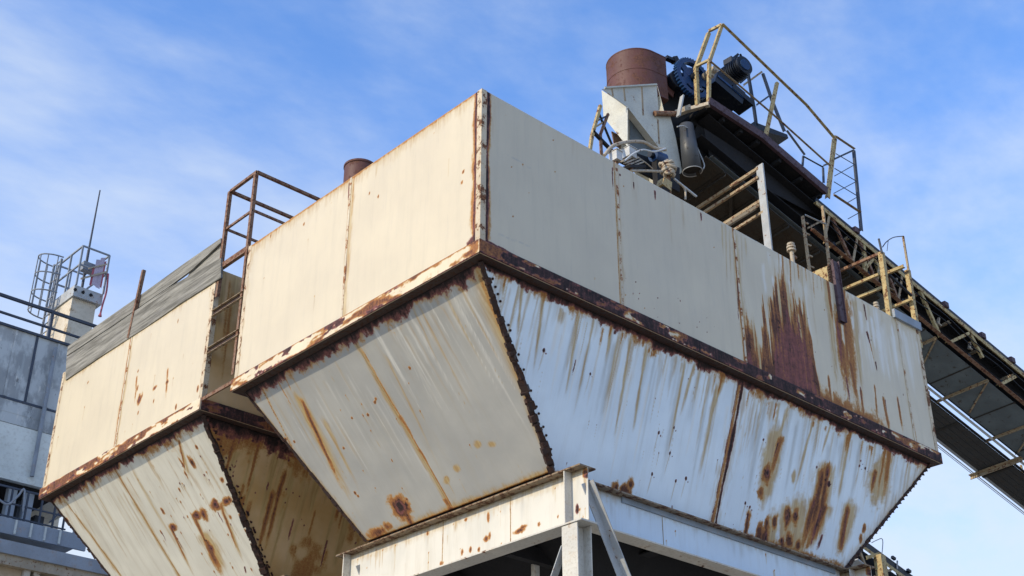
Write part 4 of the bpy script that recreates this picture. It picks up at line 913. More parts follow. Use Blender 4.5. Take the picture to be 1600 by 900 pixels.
# ---- drive: gear wheel, gearbox, motor
gc = CP(1082, 123, .42)
t = thing('conveyor_drive', 'blue toothed gear wheel and greasy black motor behind the yellow railing', 'drive unit', gc-np.array((0, 0, .6)))
e1 = unit(CDR); e2 = NV
def disc(center, ro, ri, w0, w1, teeth=0, holes=0):
    mb = MB(); n = max(48, teeth*4); out = []
    for j in range(n):
        a = 2*math.pi*j/n; r = ro+(.022 if teeth and (j % 4) < 2 else 0); out.append((a, r))
    vs = []; k = n
    for w in (w0, w1):
        for a, r in out: vs.append(center+WV*w+(e1*math.cos(a)+e2*math.sin(a))*r)
        for a, r in out: vs.append(center+WV*w+(e1*math.cos(a)+e2*math.sin(a))*ri)
    f = []
    for j in range(k):
        q = (j+1) % k
        f += [(j, q, k+q, k+j), (2*k+q, 2*k+j, 3*k+j, 3*k+q), (q, j, 2*k+j, 2*k+q), (k+j, k+q, 3*k+q, 3*k+j)]
    return mb.add(vs, f)
gw = disc(gc, .415, .33, -.05, .05, 40).build('gear_wheel', M['blue'], t)
mb = MB()
for j in range(5):
    a = 2*math.pi*j/5+.3; d = e1*math.cos(a)+e2*math.sin(a); mb.bar(gc+d*.05, gc+d*.35, .045, .15, up=np.cross(d, WV))
mb.build('spokes', M['blue'], gw)
disc(gc, .235, .10, -.02, .02).build('web', M['blue'], gw)
MB().tube([gc-WV*.1, gc+WV*.12], .085, 20).build('hub', M['machine'], gw)
MB().tube([gc-WV*.12, gc+WV*1.0], .04, 16).build('shaft', M['machine'], t)
mc = CP(1143, 112, .5)
mo = MB().tube([mc-WV*.32+e1*.05, mc+WV*.2+e1*.05], .2, 24).build('motor', M['machine'], t)
mb = MB()
for j in range(9): q = mc+e1*.05+WV*(-.26+j*.05); mb.tube([q, q+WV*.014], .222, 24)
mb.build('cooling_fins', M['machine'], mo)
MB().tube([mc-WV*.34+e1*.05, mc-WV*.3+e1*.05], .12, 20).build('fan_cowl', M['blue'], mo)
MB().box(mc-np.array((.1, .1, -.16)), mc+np.array((.08, .1, .28))).build('terminal_box', M['machine'], mo)
p = CP(1128, 140, .5); g_ = MB().bar(p-e1*.3+WV*.05, p+e1*.42+WV*.05, .45, .34, up=NV).build('gearbox', M['machine'], t)
MB().bar(p-e1*.28-WV*.18, p+e1*.4-WV*.18, .02, .05, up=NV).build('cover_rib', M['blue'], g_)
p = CP(1146, 152, .5); MB().bar(p-e1*.2, p+e1*.36, .4, .12, up=NV).build('bed_plate', M['machine'], t)
p = CP(1112, 112, .2); MB().tube([p-WV*.12, p+WV*.2], .075, 14).tube([p+e1*.02-NV*.12, p+e1*.02+NV*.02], .05, 10).build('pinion_bearing', M['clutter'], t)
p = CP(1056, 128, .55); MB().tube([p-WV*.1, p+WV*.5], .2, 20).build('head_pulley', M['machine'], t)
MB().bar(CP(1040, 90, .6), CP(1062, 100, .6), .1, .06).bar(CP(1052, 90, .6), CP(1056, 98, .6), .12, .12).build('tensioner', M['machine'], t)
MB().poly([CP(x, y, .75) for x, y in ((1028, 128), (1062, 112), (1106, 150), (1100, 175), (1075, 215), (1040, 215))][::-1], WV, .3).build('head_frame', M['black'], t)
MB().bar(CP(1066, 150, .3), CP(1060, 182, .3), .09, .03).build('bearing_stand', M['greysteel'], t)

# ---- rusted hood on the chute
hc = CP(992, 118, 1.0)
t = thing('rust_hood', 'red-brown rusted rounded hood standing on top of the pale chute', 'hood', hc-np.array((0, 0, .75)))
def hood_ring(z, r):
    """rounded on the left, straight sides to a flat right end"""
    k = r-.45
    pl = [(math.cos(a)*r, math.sin(a)*r) for a in np.linspace(math.pi/2, math.pi*1.5, 26)]
    xe = .26+k
    pl += [(x, -r) for x in np.linspace(.06, xe-.05, 4)]+[(xe-.015, -r+.012), (xe, -r+.05), (xe, r-.05), (xe-.05, r)]
    return [hc+HD*x+WV*y+np.array((0, 0, z)) for x, y in pl]
def hood(z0, z1, r):
    lo, hi = hood_ring(z0, r), hood_ring(z1, r); k = len(lo); mb = MB()
    mb.add(lo+hi, [(j, (j+1) % k, (j+1) % k+k, j+k) for j in range(k)], True); mb.add(lo, [tuple(range(k-1, -1, -1))]); mb.add(hi, [tuple(range(k))]); return mb
hood(-.75, .22, .53).build('shell', M['drum'], t); hood(-.24, -.22, .536).build('band', M['drum'], t); hood(.205, .228, .535).build('lip', M['drum'], t)
# flap hanging from the hood
MB().quad(CP(1036, 132, .6), CP(1056, 128, .6), CP(1052, 152, .6), CP(1036, 136, .6), .03, WV).build('flap', M['drum'], t)

# ---- chute
w0 = .45
t = thing('discharge_chute', 'pale painted steel chute dropping from the conveyor head to the hopper roof', 'chute', CP(1020, 260, .8))
front = [(941, 139), (1026, 133), (1029, 172), (1047, 180), (1056, 215), (1066, 268), (1062, 272), (981, 168)]
MB().poly([CP(x, y, w0) for x, y in front[::-1]], WV, .012).build('front_plate', M['chute'], t)
D_ = .78
MB().quad(CP(981, 168, w0+.014), CP(1062, 272, w0+.014), CP(1062, 272, w0+.014)+WV*.13, CP(981, 168, w0+.014)+WV*.13, .012, (1, 0, 1)).build('sloping_plate', M['chute'], t)
MB().poly([CP(x, y, w0)+WV*D_ for x, y in [(1010, 134)]+front[1:-1]+[(1010, 205)]][::-1], WV, .012).build('back_plate', M['chute'], t)
MB().quad(CP(1027, 134, w0+.014), CP(1062, 268, w0+.014), CP(1062, 268, w0+.014)+WV*D_, CP(1027, 134, w0+.014)+WV*D_, .01, (1, 0, 0)).build('side_plate', M['chute'], t)
# lower gusset skin, lit cream
g0, g1 = CP(940, 141, w0+.5), CP(980.5, 167, w0-.02)
g2, g3 = CP(980.5, 229, w0-.02), CP(943, 183, w0+.5)
MB().quad(g0, g1, g2, g3, .012, HD).build('gusset_plate', M['chute'], t)
MB().poly([CP(984, 168, w0+.16), CP(1062, 268, w0+.16), CP(1062, 285, w0+.16), CP(984, 250, w0+.16)], WV, .012).build('inner_plate', M['pan'], t)  # dark colour stands in for the shaded inside below the chute
MB().tube([CP(1023, 177, w0-.05), CP(1056, 178, w0-.05)], .05, 10).build('lug', M['brown'], t)
for x_, a_, b_ in ((956, 136, 150), (975, 136, 158), (1003, 134, 180), (1028, 185, 225)): MB().bar(CP(x_, a_+2, w0-.003), CP(x_+2, b_, w0-.003), .035, .003, up=WV).build('rust_run', M['tanst'], t)
MB().bar(CP(945, 137, w0-.02), CP(1026, 132, w0-.02), .03, .03).build('top_lip', M['chute'], t)
MB().poly([CP(956, 205, w0+.5), CP(972, 213, w0+.5), CP(970, 232, w0+.5), CP(960, 226, w0+.5)], WV, .02).build('torn_flap', M['brown'], t)

# ---- curled sheet duct beside the chute
a, b = CP(1072, 196, .3), CP(1082, 268, .3); ax = unit(b-a)
r_ = unit(RT-ax*(RT@ax)); q_ = np.cross(ax, r_)
mb = MB(); n = 22; vs = []
for e, rad in ((a, .13), (b, .175)):
    for th_ in (0, .012):
        for j in range(n+1):
            an = R(-30)+R(330)*j/n; vs.append(e+(r_*math.cos(an)+q_*math.sin(an))*(rad-th_))
m_ = n+1; f = []
for j in range(n): f += [(j, j+1, 2*m_+j+1, 2*m_+j), (m_+j+1, m_+j, 3*m_+j, 3*m_+j+1), (j+1, j, m_+j, m_+j+1), (2*m_+j, 2*m_+j+1, 3*m_+j+1, 3*m_+j)]
f += [(0, 2*m_, 3*m_, m_), (n, m_+n, 3*m_+n, 2*m_+n)]
t = thing('curled_duct', 'dark grey curled sheet duct hanging beside the chute with open lower end', 'duct', b)
MB().add(vs, f, True).build('shell', M['duct'], t); MB().tube([a+ax*.05, b-ax*.05], [.112, .155], 20).build('mouth_shade_plug', M['black'], t)  # black plug added inside the mouth, painting its inner shade
mb = MB(); mb.tube(catmull([b+(r_*math.cos(R(x))+q_*math.sin(R(x)))*.178 for x in range(-30, 301, 30)], 3), .008, 6); mb.build('rolled_edge', M['greysteel'], t)
tt = MB().tube(catmull([CP(1058, 198, .2), CP(1068, 197, .2), CP(1080, 206, .2), CP(1090, 232, .2), CP(1100, 256, .2), CP(1099, 264, .2)], 6), .012, 8).build('bent_rod', M['greysteel']); tag(tt, 'thin pale bent rod curving over the curled duct', 'rod')

# ---- odds and ends on the roof by the chute (they stand on the roof plate)
RZ = HT-.012
def px_y(px, py, y): return ony(px, py, y)
def roofthing(kind, label, cat, y, px, py, group=None):
    p = ony(px, py, y); return thing(kind, label, cat, (p[0], y, RZ), group), p
yc = .45
for (px, py, lab, w_) in ((962, 245, 'white junction box at the roof edge left of the other one', .13), (983, 240, 'larger white junction box leaning beside the cable tray', .16)):
    t, p = roofthing('junction_box', lab, 'junction box', yc, px, py, 'white junction boxes on the roof')
    MB().box(p-np.array((w_/2, .08, .09)), p+np.array((w_/2, .08, .07))).build('case', M['pipe'], t)
    MB().box(p-np.array((w_/2+.01, .095, -.072)), p+np.array((w_/2+.01, .095, .08))).build('lid', M['pipe'], t)
    MB().bar((p[0], yc, RZ), (p[0], yc, p[2]-.092), .05).build('stand', M['brown'], t)
t, p = roofthing('cable_tray', 'slatted beige tray lying tilted on the roof below the junction boxes', 'cable tray', .3, 985, 256)
mb = MB()
for j in range(4):
    a, b = ony(972+j*4, 252+j*3, .3), ony(992+j*4, 243+j*3.5, .5); mb.bar(a, b, .05, .02)
mb.build('slat', M['clutter'], t); a = ony(1000, 262, .5); MB().bar(ony(975, 262, .3), a, .2, .04).build('bed', M['black'], t)
MB().bar((p[0], .3, RZ), (p[0], .3, p[2]-.02), .05).build('stand', M['brown'], t)
def hose(label, pts, r, mat, y, kind='cable'):
    o = MB().tube(catmull([ony(px, py, yy) for px, py, yy in pts], 6), r, 8).build(kind, M[mat]); return tag(o, label, kind.replace('_', ' '))
hose('thick grey hose arching over the junction boxes', [(944, 243, .5), (958, 228, .5), (980, 222, .55), (1005, 222, .6), (1022, 231, .6), (1040, 234, .6)], .028, 'clutter', .5, 'hose')
hose('pale cable looping from the tray up to the chute', [(975, 252, .3), (990, 240, .3), (1005, 234, .3), (1022, 237, .35), (1040, 232, .4)], .014, 'pipe', .3)
hose('straight thin cable slanting down behind the tray', [(993, 243, .5), (1010, 255, .5), (1020, 264, .5)], .01, 'clutter', .5)
hose('beige pipe running out to the knotted rope bundle', [(986, 267, .25), (1010, 267, .3), (1034, 268, .35)], .022, 'clutter', .3, 'pipe')
hose('white pipe slanting down to the right of the rope bundle', [(1053, 279, .3), (1068, 291, .3), (1088, 307, .3)], .018, 'pipe', .3, 'pipe')
hose('dark curved cable hanging near the scrap block', [(1060, 285, .25), (1070, 296, .25), (1071, 312, .25)], .016, 'clutter', .3)
t, p = roofthing('rope_bundle', 'knotted beige bundle of rope hanging over the hopper roof edge', 'rope', .35, 1043, 264)
mb = MB(); rg = random.Random(4)
for j in range(9):
    c = p+np.array((rg.uniform(-.03, .03), rg.uniform(-.05, .05), -.13+j*.032)); rr_ = .10-.007*abs(j-3.5)*1.3
    mb.tube([c+np.array((math.cos(a)*rr_, math.sin(a)*rr_, .018*math.sin(3*a+j))) for a in np.linspace(0, 2*math.pi, 20)], .026, 6)
mb.build('coil', M['clutter'], t); MB().bar((p[0], .35, RZ), (p[0], .35, p[2]+.1), .05).build('stake', M['brown'], t)
t, p = roofthing('scrap_block', 'yellowish block of scrap timber wedged under the rope bundle', 'block', .25, 1043, 284)
MB().hexa([p+np.array(v) for v in ((-.12, 0, -.09), (.08, 0, -.13), (.08, .14, -.13), (-.12, .14, -.09), (-.06, 0, .06), (.11, 0, .04), (.11, .14, .04), (-.06, .14, .06))]).build('lump', M['yellow'], t)
MB().box((p[0]-.1, .26, RZ), (p[0]+.05, .36, p[2]-.12)).build('foot', M['black'], t)
t, p = roofthing('small_motor', 'small dark blue motor in the shadow below the chute', 'motor', .75, 1028, 246)
MB().tube([p-np.array((.12, 0, .02)), p+np.array((.14, 0, .02))], .1, 18).build('body', M['blue'], t); MB().tube([p-np.array((.2, 0, .03)), p-np.array((.12, 0, .02))], .05, 12).build('shaft', M['machine'], t)
MB().box((p[0]-.1, .7, RZ), (p[0]+.1, .8, p[2]-.08)).build('pedestal', M['black'], t)
t, p = roofthing('winch_frame', 'black steel plates and stubs heaped behind the roof edge clutter', 'machine frame', .9, 1010, 260)
mb = MB(); a, b, c, d = [ony(*q, .9) for q in ((955, 245), (1062, 300), (1062, 262), (985, 236))]; mb.quad(a, b, c, d, .04, (0, 1, 0)); mb.build('plate', M['black'], t)
a = ony(1010, 300, .9); MB().box((a[0]-.6, .88, RZ), (a[0]+.9, 1.2, RZ+.5)).build('housing', M['black'], t)
# ---- little yellow railing left of the chute
t = thing('corner_railing', 'small yellow and brown bent railing left of the chute against the sky', 'railing', ony(930, 235, 1.6))
yk = 1.6
for pts, w_, m__ in ((((938, 165), (925, 212), (921, 240)), .05, 'yellow'), (((950, 178), (938, 210), (940, 245)), .04, 'brown'), (((930, 190), (951, 180)), .03, 'railgrey'), (((926, 205), (960, 240)), .05, 'black'), (((936, 178), (956, 226)), .03, 'black'), (((928, 200), (944, 190)), .03, 'tanst')):
    mb = MB()
    for a, b in zip(pts[:-1], pts[1:]): mb.bar(ony(*a, yk), ony(*b, yk), w_)
    mb.build('rail', M[m__], t)
p = ony(921, 240, yk); MB().bar((p[0], yk, RZ), p, .05).build('post', M['brown'], t)

# ---- trestle carrying the head of the conveyor
def trestle(label, top, foot, beams, grp='trestles under the conveyor head'):
    a = CP(*top, -.6); f = np.array((a[0], a[1], RZ))
    t = thing('support_trestle', label, 'trestle', f, grp)
    MB().bar(f, a, .03, .16, up=WV).bar(f+HD*.05, a+HD*.05, .07, .02, up=WV).build('post', M['greysteel'], t)
    return t
t = trestle('pale steel trestle post under the conveyor head with tan cross beams behind it', (1187, 258), (1212, 392), None)
for (p, q, w_, m__) in (((1184, 264), 2.3, .055, 'tanst'), ((1184, 278), 2.2, .05, 'tanst'), ((1191, 313), 1.9, .055, 'tanst'), ((1191, 322), 1.6, .05, 'panbrown'), ((1192, 332), 1.5, .045, 'tanst')):
    a = CP(*p, -.57); MB().angle(a, a+WV*(q+.5), w_, .012).build('cross_beam', M[m__], t)
MB().bar(CP(1190, 318, -.5), CP(1140, 348, -.5)+WV*.3, .05).build('brace', M['tanst'], t)
a = np.array((CP(1187, 258, 2.0)[0], CP(1187, 258, 2.0)[1], RZ)); MB().bar(a, (a[0], a[1], CP(1187, 258, .15)[2]-.3), .14).build('post', M['black'], t)
# slanting duct under the conveyor, closing the view behind the trestle
pA, pB = S(-5.1, .15, -.12), S(-.6, .15, -.12)
MB().quad(S(-5.4, .12, -.10), S(-.9, .12, -.10), S(-.9, 2.7, -.12), S(-5.4, 2.7, -.12), .02, NV).build('catch_tray', M['panbrown'], t)
for s_ in (-4.9, -4.1, -3.3, -2.5, -1.7): MB().angle(S(s_, .12, -.115), S(s_, 2.7, -.135), .07, .01, up=-NV).build('cross_bearer', M['panbrown'], t)
MB().bar(S(-4.6, .3, -.16), S(-2.6, 2.4, -.17), .06, .05, up=NV).build('brace', M['panbrown'], t)

t = thing('ladder', 'narrow tan steel ladder standing on the hopper roof beside the grey trestle post', 'ladder', (CP(1270, 420, -.6)[0], CP(1270, 420, -.6)[1], RZ))
for p, q in (((1254, 338), (1265, 424)), ((1285, 322), (1296, 416))): MB().bar(CP(*p, -.6), CP(*q, -.6), .05, .03).build('stile', M['tanst'], t)
for f in (.1, .3, .5, .7, .9):
    a = CP(1254+11*f, 338+86*f, -.6); b = a+HD*.12; MB().bar(a, b, .025).build('rung', M['tanst'], t)
rail([CP(1258, 337, -.6), CP(1290, 352, -.6)], .03, 'greysteel', 'stay', t); rail([CP(1262, 358, -.6), CP(1285, 346, -.6)], .03, 'tanst', 'stay', t)

# roof hatch beside the hanging channel
a = ony(1266, 424, .02); b = ony(1297, 442, .02)
t = thing('roof_hatch', 'small cream box hatch behind the hanging channel on the roof edge', 'hatch', ((a[0]+b[0])/2, .25, RZ))
MB().box((b[0]-.02, .03, RZ), (b[0], .75, RZ+.34)).build('side_plate', M['yellow'], t)
MB().box((b[0]-.36, .42, RZ), (b[0]-.021, .44, RZ+.3)).build('back_plate', M['yellow'], t)
mb = MB()
for j in range(7): mb.box((b[0]+.001, .02, RZ+.03+j*.05), (b[0]+.05, .05, RZ+.05+j*.05))
mb.box((b[0]+.02, .02, RZ), (b[0]+.1, .028, RZ+.4)); mb.build('rack', M['brown'], t)

# pipe vents on the roof
def vent(px, py, y, lab, k):
    p = ony(px, py, y); t = thing('pipe_vent', lab, 'vent', (p[0], y, RZ), 'small pipe vents on the hopper roof')
    MB().tube([(p[0], y, RZ), (p[0], y, p[2]-.05)], .035*k, 12).build('pipe', M['clutter'], t)
    mb = MB()
    for j in range(3): mb.tube([(p[0], y, p[2]-.08+j*.055), (p[0], y, p[2]-.045+j*.055)], (.075-.012*(j == 2))*k, 12)
    mb.build('cap', M['clutter'], t); MB().tube([(p[0], y, p[2]-.16*k), (p[0]+.1, y, p[2]-.17*k)], .03*k, 10).build('elbow', M['brown'], t)
vent(1236, 386, .12, 'pale stubby pipe vent with stepped cap on the roof edge above the big rust stain', 1.)
vent(1369, 478, .15, 'small rusty pipe vent near the posts at the right end of the roof', .7)

# access frame at the right end of the roof
ya_ = .12
t = thing('access_frame', 'cream steel access frame of posts and rails at the right end of the hopper roof', 'steel frame', (ony(1400, 495, ya_)[0], ya_, RZ))
def YB(px, py, y=None): return ony(px, py, ya_ if y is None else y)
p = YB(1391, 491); MB().angle((p[0], ya_, RZ), YB(1378, 392), .09, .01, up=(1, 0, 0)).build('post', M['yellow'], t); MB().bar(YB(1378, 395), YB(1373, 373), .03).build('post', M['railgrey'], t)
p = YB(1431, 498, .3); MB().angle((p[0], .3, RZ), YB(1419, 420, .3), .085, .01, up=(1, 0, 0)).build('post', M['yellow'], t); MB().bar(YB(1420, 425, .3), YB(1411, 369, .3), .035).build('post', M['tanst'], t)
for (x, y, yy, L, m__, w_) in ((1379, 395, .14, 1.2, 'brown', .05), (1412, 417, .3, 2.2, 'yellow', .06), (1386, 447, .14, 1.2, 'yellow', .05), (1424, 469, .3, 1.1, 'yellow', .05), (1384, 425, .14, 1.4, 'yellow', .05)):
    a = ony(x, y, yy); MB().angle(a, a+np.array((0, L, 0)), w_, .008).build('rail', M[m__], t)
a = YB(1390, 430); MB().bar(a, YB(1424, 462, .3), .04).build('rail', M['black'], t)
MB().tube(catmull([YB(1379, 386), YB(1385, 378), YB(1396, 371), YB(1411, 369, .3)], 5), .01, 6).build('wire', M['railgrey'], t)
MB().tube([YB(1388, 375), YB(1386, 392)], .006, 6).build('wire', M['railgrey'], t)
rail([CP(1353, 437, .05), CP(1395, 455, .05)], .05, 'tanst', 'rail', t); rail([CP(1330, 420, .3), CP(1376, 408, .05)], .05, 'galv', 'rail', t)

# ================================================================== SECOND CONVEYOR LOW AT THE RIGHT
Q2 = np.array((13., 8.0, 0))
def C2(px, py, w=0.): return on(px, py, Q2+WV*w, WV)
O2 = C2(1360, 860)
def S2(s, w=0, n=0): return O2+CDR*s+WV*w+NV*n
t = thing('belt_conveyor', 'second conveyor truss low at the right, running down behind the front hopper', 'conveyor', O2)
MB().angle(S2(-3, 0, 0), S2(13, 0, 0), .09, .01, up=-NV).build('top_chord', M['yellow'], t)
MB().angle(S2(-3, 0, -.75), S2(13, 0, -.75), .08, .01, up=NV).build('bottom_chord', M['brown'], t)
MB().bar(S2(-3, .05, .1), S2(13, .05, .1), .05, .16, up=NV).build('skirt', M['machine'], t)
MB().quad(S2(-3, .3, -.7), S2(13, .3, -.7), S2(13, .3, .1), S2(-3, .3, .1), .01, WV).build('inner_plate', M['black'], t)
MB().quad(S2(-3, .05, -.74), S2(13, .05, -.74), S2(13, 1, -.74), S2(-3, 1, -.74), .01, NV).build('pan', M['pan'], t)
for k in range(9):
    s_ = -2+k*1.5
    MB().angle(S2(s_, .01, -.03), S2(s_+.6, .01, -.72), .06, .008, up=WV).build('diagonal', M['tanst'], t); MB().angle(S2(s_+.7, .01, -.72), S2(s_+1.4, .01, -.03), .06, .008, up=WV).build('diagonal', M['tanst'], t)
for px, py in ((1374, 868),):
    a = C2(px, py, -.03); MB().bar((a[0], a[1], GZ), a, .22).build('post', M['yellow'], t)
a = S2(-2.4, .5, -.75); MB().bar((a[0], a[1], GZ), a, .2).build('post', M['greysteel'], t)
MB().angle(C2(1376, 868, -.02), C2(1355, 874, -.02), .09, .01).build('strut', M['yellow'], t)
MB().bar(C2(1332, 876, -.3), C2(1352, 892, -.3), .35, .03).build('cover_sheet', M['greysteel'], t)
MB().tube(catmull([C2(1362, 848), C2(1370, 844), C2(1379, 843), C2(1378, 868)], 4), .012, 6).build('wire_hoop', M['galv'], t)
MB().bar(C2(1402, 889), C2(1402, 876), .03).build('rail_post', M['galv'], t)
for px, py in ((1396, 872), (1420, 892)): a = C2(px, py); MB().bar(a-CDR*.06, a+CDR*.06, .07, .07, up=NV).build('idler_bracket', M['machine'], t)

# ================================================================== BUILDINGS BEHIND AT THE LEFT
YW = 18.5
def W(px, py, y=YW): return ony(px, py, y)
tl, bl1, bl2, bl3 = W(0, 507), W(0, 628), W(0, 658), W(0, 735)
xr = W(104, 541)[0]; xl = tl[0]-6; xr2 = xr+1.5
zt, z1, z2, z3 = tl[2], W(0, 620)[2], W(0, 658)[2], W(0, 735)[2]
t = bld = thing('process_building', 'peeling blue-grey clad tower building behind the left hopper', 'building', ((xl+xr2)/2, YW+3, GZ))
MB().box((xl, YW, z1+.01), (xr2, YW+6, zt)).build('upper_wall', M['peel'], t, 'blue-grey wall with peeling paint')
MB().box((xl, YW-.03, z2+.01), (xr2, YW+6, z1)).build('middle_wall', M['peel'], t)
MB().box((xl, YW-.04, z1-.02), (xr2, YW-.001, z1+.04)).build('wall_lath', M['railgrey'], t)
MB().box((xl, YW-.02, z3), (xr2, YW+6, z2)).build('lower_wall', M['bldwhite'], t, 'plain pale wall strip')
MB().box((xl, YW-.06, z3-.18), (xr2, YW+.1, z3-.002)).build('sill_beam', M['bldwhite'], t)
MB().box((xl-.05, YW-.05, zt), (xr2, YW+6, zt+.06)).build('roof_edge', M['railgrey'], t)
for px in (18, 52, 88):
    x = W(px, 560)[0]; MB().box((x-.03, YW-.02, z1+.06), (x+.03, YW-.001, zt-.01)).build('panel_joint', M['railgrey'] if px == 52 else M['peel'], t)
x = W(66, 640)[0]; MB().tube([(x, YW-.12, zt-.2), (x, YW-.12, z3)], .05, 10).build('drain_pipe', M['galv'], t)
MB().box((xl, YW-.035, z2+(z1-z2)*.45), (xr2, YW-.031, z2+(z1-z2)*.45+.05)).build('wall_lath', M['peel'], t)
# open gallery under it
zg = W(0, 830)[2]
MB().box((xl, YW+3.2, zg), (W(38, 800, YW+3.2)[0], YW+3.4, z3-.2)).build('gallery_wall', M['black'], t)
MB().box((xl, YW+.1, z3-.24), (xr2-1, YW+6, z3-.19)).build('gallery_soffit', M['black'], t)
for px in (20, 48): 
    x = W(px, 800)[0]; MB().box((x-.1, YW+.2, zg), (x+.1, YW+.4, z3-.2)).build('column', M['roofblue'], t)
for px, y_ in ((60, YW+1.8), (84, YW+2.6), (100, YW+2.6), (30, YW+1.0)):
    x = W(px, 820, y_)[0]; MB().box((x-.12, y_, zg), (x+.12, y_+.25, z3-.2)).build('column', M['railgrey'], t)
a = W(0, 770, YW+.6); MB().bar(W(0, 735, YW+.5)-np.array((0, 0, .3)), W(60, 775, YW+.5), .1).build('brace', M['railgrey'], t)
MB().box((xl, YW-.8, zg-.12), (W(108, 850)[0], YW+4, zg)).build('gallery_deck', M['greysteel'], t)
MB().box((xl, YW-.86, zg-.3), (W(110, 850)[0], YW-.8, zg+.05)).build('deck_fascia', M['roofblue'], t)
for px in (20, 45, 68, 92): x = W(px, 850, YW-.9)[0]; MB().box((x-.02, YW-.9, zg-.28), (x+.02, YW-.861, zg+.04)).build('fascia_rib', M['bldwhite'], t)
# gallery railing
t = thing('gallery_railing', 'dark steel railing along the gallery under the blue-grey building', 'railing', W(40, 830, YW-.8))
xe = W(100, 840, YW-.75)[0]
for dz, r_ in ((.78, .026), (.42, .02), (.12, .02)): MB().bar((xl, YW-.75, zg+dz), (xe, YW-.75, zg+dz), r_*1.6).build('rail', M['railgrey'], t)
for px in (8, 34, 58, 80, 97): x = W(px, 830, YW-.75)[0]; MB().bar((x, YW-.75, zg), (x, YW-.75, zg+.78), .04).build('post', M['railgrey'], t)
MB().bar((W(75, 830, YW-.75)[0], YW-.75, zg+.2), (xe, YW-.75, zg+.76), .03).build('brace', M['railgrey'], t)
MB().tube(catmull([(xe, YW-.75, zg+.6), (xe+.15, YW-.75, zg+.55), (xe+.22, YW-.75, zg+.3), (xe+.2, YW-.75, zg)], 4), .03, 8).build('end_loop', M['galv'], t)
tt = MB().tube(catmull([W(-5, 778, YW-.9), W(12, 788, YW-.9), W(28, 775, YW-.9), W(38, 765, YW-.9), W(36, 800, YW-.9)], 6), .025, 8).build('conduit', M['galv']); tag(tt, 'looping grey conduit hanging along the gallery railing', 'conduit')
# roof-top railing
t = thing('roof_railing', 'dark blue two-rail railing along the roof edge of the blue-grey building', 'railing', W(60, 520))
for py in (460, 487):
    a = W(0, py, YW+.1); MB().bar((xl, YW+.1, a[2]), (xr2+.8, YW+.1, a[2]), .07 if py == 460 else .05).build('rail', M['railgrey'], t)
for px in (77, -40): x = W(px, 520, YW+.1)[0]; MB().bar((x, YW+.1, zt+.06), (x, YW+.1, W(0, 460, YW+.1)[2]), .06).build('post', M['railgrey'], t)
# low annex
YA = YW-1.5
za = W(0, 846, YA)[2]
t = thing('annex_building', 'low beige annex with a blue-grey roof edge at the lower left corner', 'building', (W(60, 900, YA)[0], YA+2, GZ))
xa = W(185, 890, YA)[0]
MB().box((xl, YA-.2, za-.28), (xa, YA+4, za)).build('roof_slab', M['roofblue'], t)
MB().box((xl, YA-.14, za-.5), (xa, YA+3.9, za-.281)).build('fascia', M['clutter'], t)
MB().box((xl, YA+.05, GZ), (W(36, 890, YA)[0], YA+3.8, za-.501)).build('wall', M['beigewall'], t)
MB().box((W(112, 890, YA)[0], YA+.05, GZ), (xa, YA+3.8, za-.501)).build('wall', M['beigewall'], t)
MB().box((W(36, 890, YA)[0]+.01, YA+1.5, GZ), (W(112, 890, YA)[0]-.01, YA+1.7, za-.501)).build('wall', M['black'], t)
for px in (42, 58, 108): x = W(px, 890, YA)[0]; MB().box((x-.07, YA-.05, GZ), (x+.07, YA+.1, za-.501)).build('window_post', M['frame'], t)
MB().bar((W(60, 890, YA)[0], YA+.4, za-1.1), (W(112, 890, YA)[0], YA+.4, za-1.1), .05).build('shelf_rail', M['frame'], t)

# concrete tower with cage ladder, mast and striped cloth
YT = 24.0
def TW(px, py, y=YT): return ony(px, py, y)
cx1 = TW(107, 500)[0]; cx2 = TW(146, 500)[0]; ztw = TW(107, 462)[2]; zcap = TW(107, 450)[2]
depth = 1.6
t = twr = thing('stair_tower', 'cream rendered square tower top behind the roof railing at far left', 'tower', ((cx1+cx2)/2, YT+depth/2, GZ))
MB().box((cx1, YT, GZ), (cx2, YT+depth, ztw)).build('shaft', M['towerwall'], t)
cc = MB().box((cx1-.05, YT-.12, ztw+.002), (cx2+.12, YT+depth, ztw+.36)).build('cap', M['greysteel'], t)
mb = MB()
for px in (117, 130, 143): x = TW(px, 465, YT-.21)[0]; mb.tube([(x, YT-.11, ztw+.2), (x, YT-.15, ztw+.2)], .05, 10)
mb.build('vent_hole', M['black'], cc)
zr = ztw+.36
t = thing('tower_railing', 'thin grey railing around the flat top of the cream tower', 'railing', ((cx1+cx2)/2, YT+.6, zr), 'railings on the cream tower')
xa_, xb_ = cx1-.02, cx2+.1
for z_ in (1.35, .7): 
    for a, b in (((xa_, YT-.15), (xb_, YT-.15)), ((xb_, YT-.15), (xb_, YT+1.5)), ((xa_, YT-.15), (xa_, YT+1.5)), ((xa_, YT+1.5), (xb_, YT+1.5))): MB().bar((a[0], a[1], zr+z_), (b[0], b[1], zr+z_), .045).build('rail', M['galv'], t)
for x, y_ in ((xa_, YT-.15), (xb_, YT-.15), (xa_, YT+1.5), (xb_, YT+1.5), ((xa_+xb_)/2, YT+1.5), (xa_, YT+.6)): MB().bar((x, y_, zr), (x, y_, zr+1.35), .05).build('post', M['galv'], t)
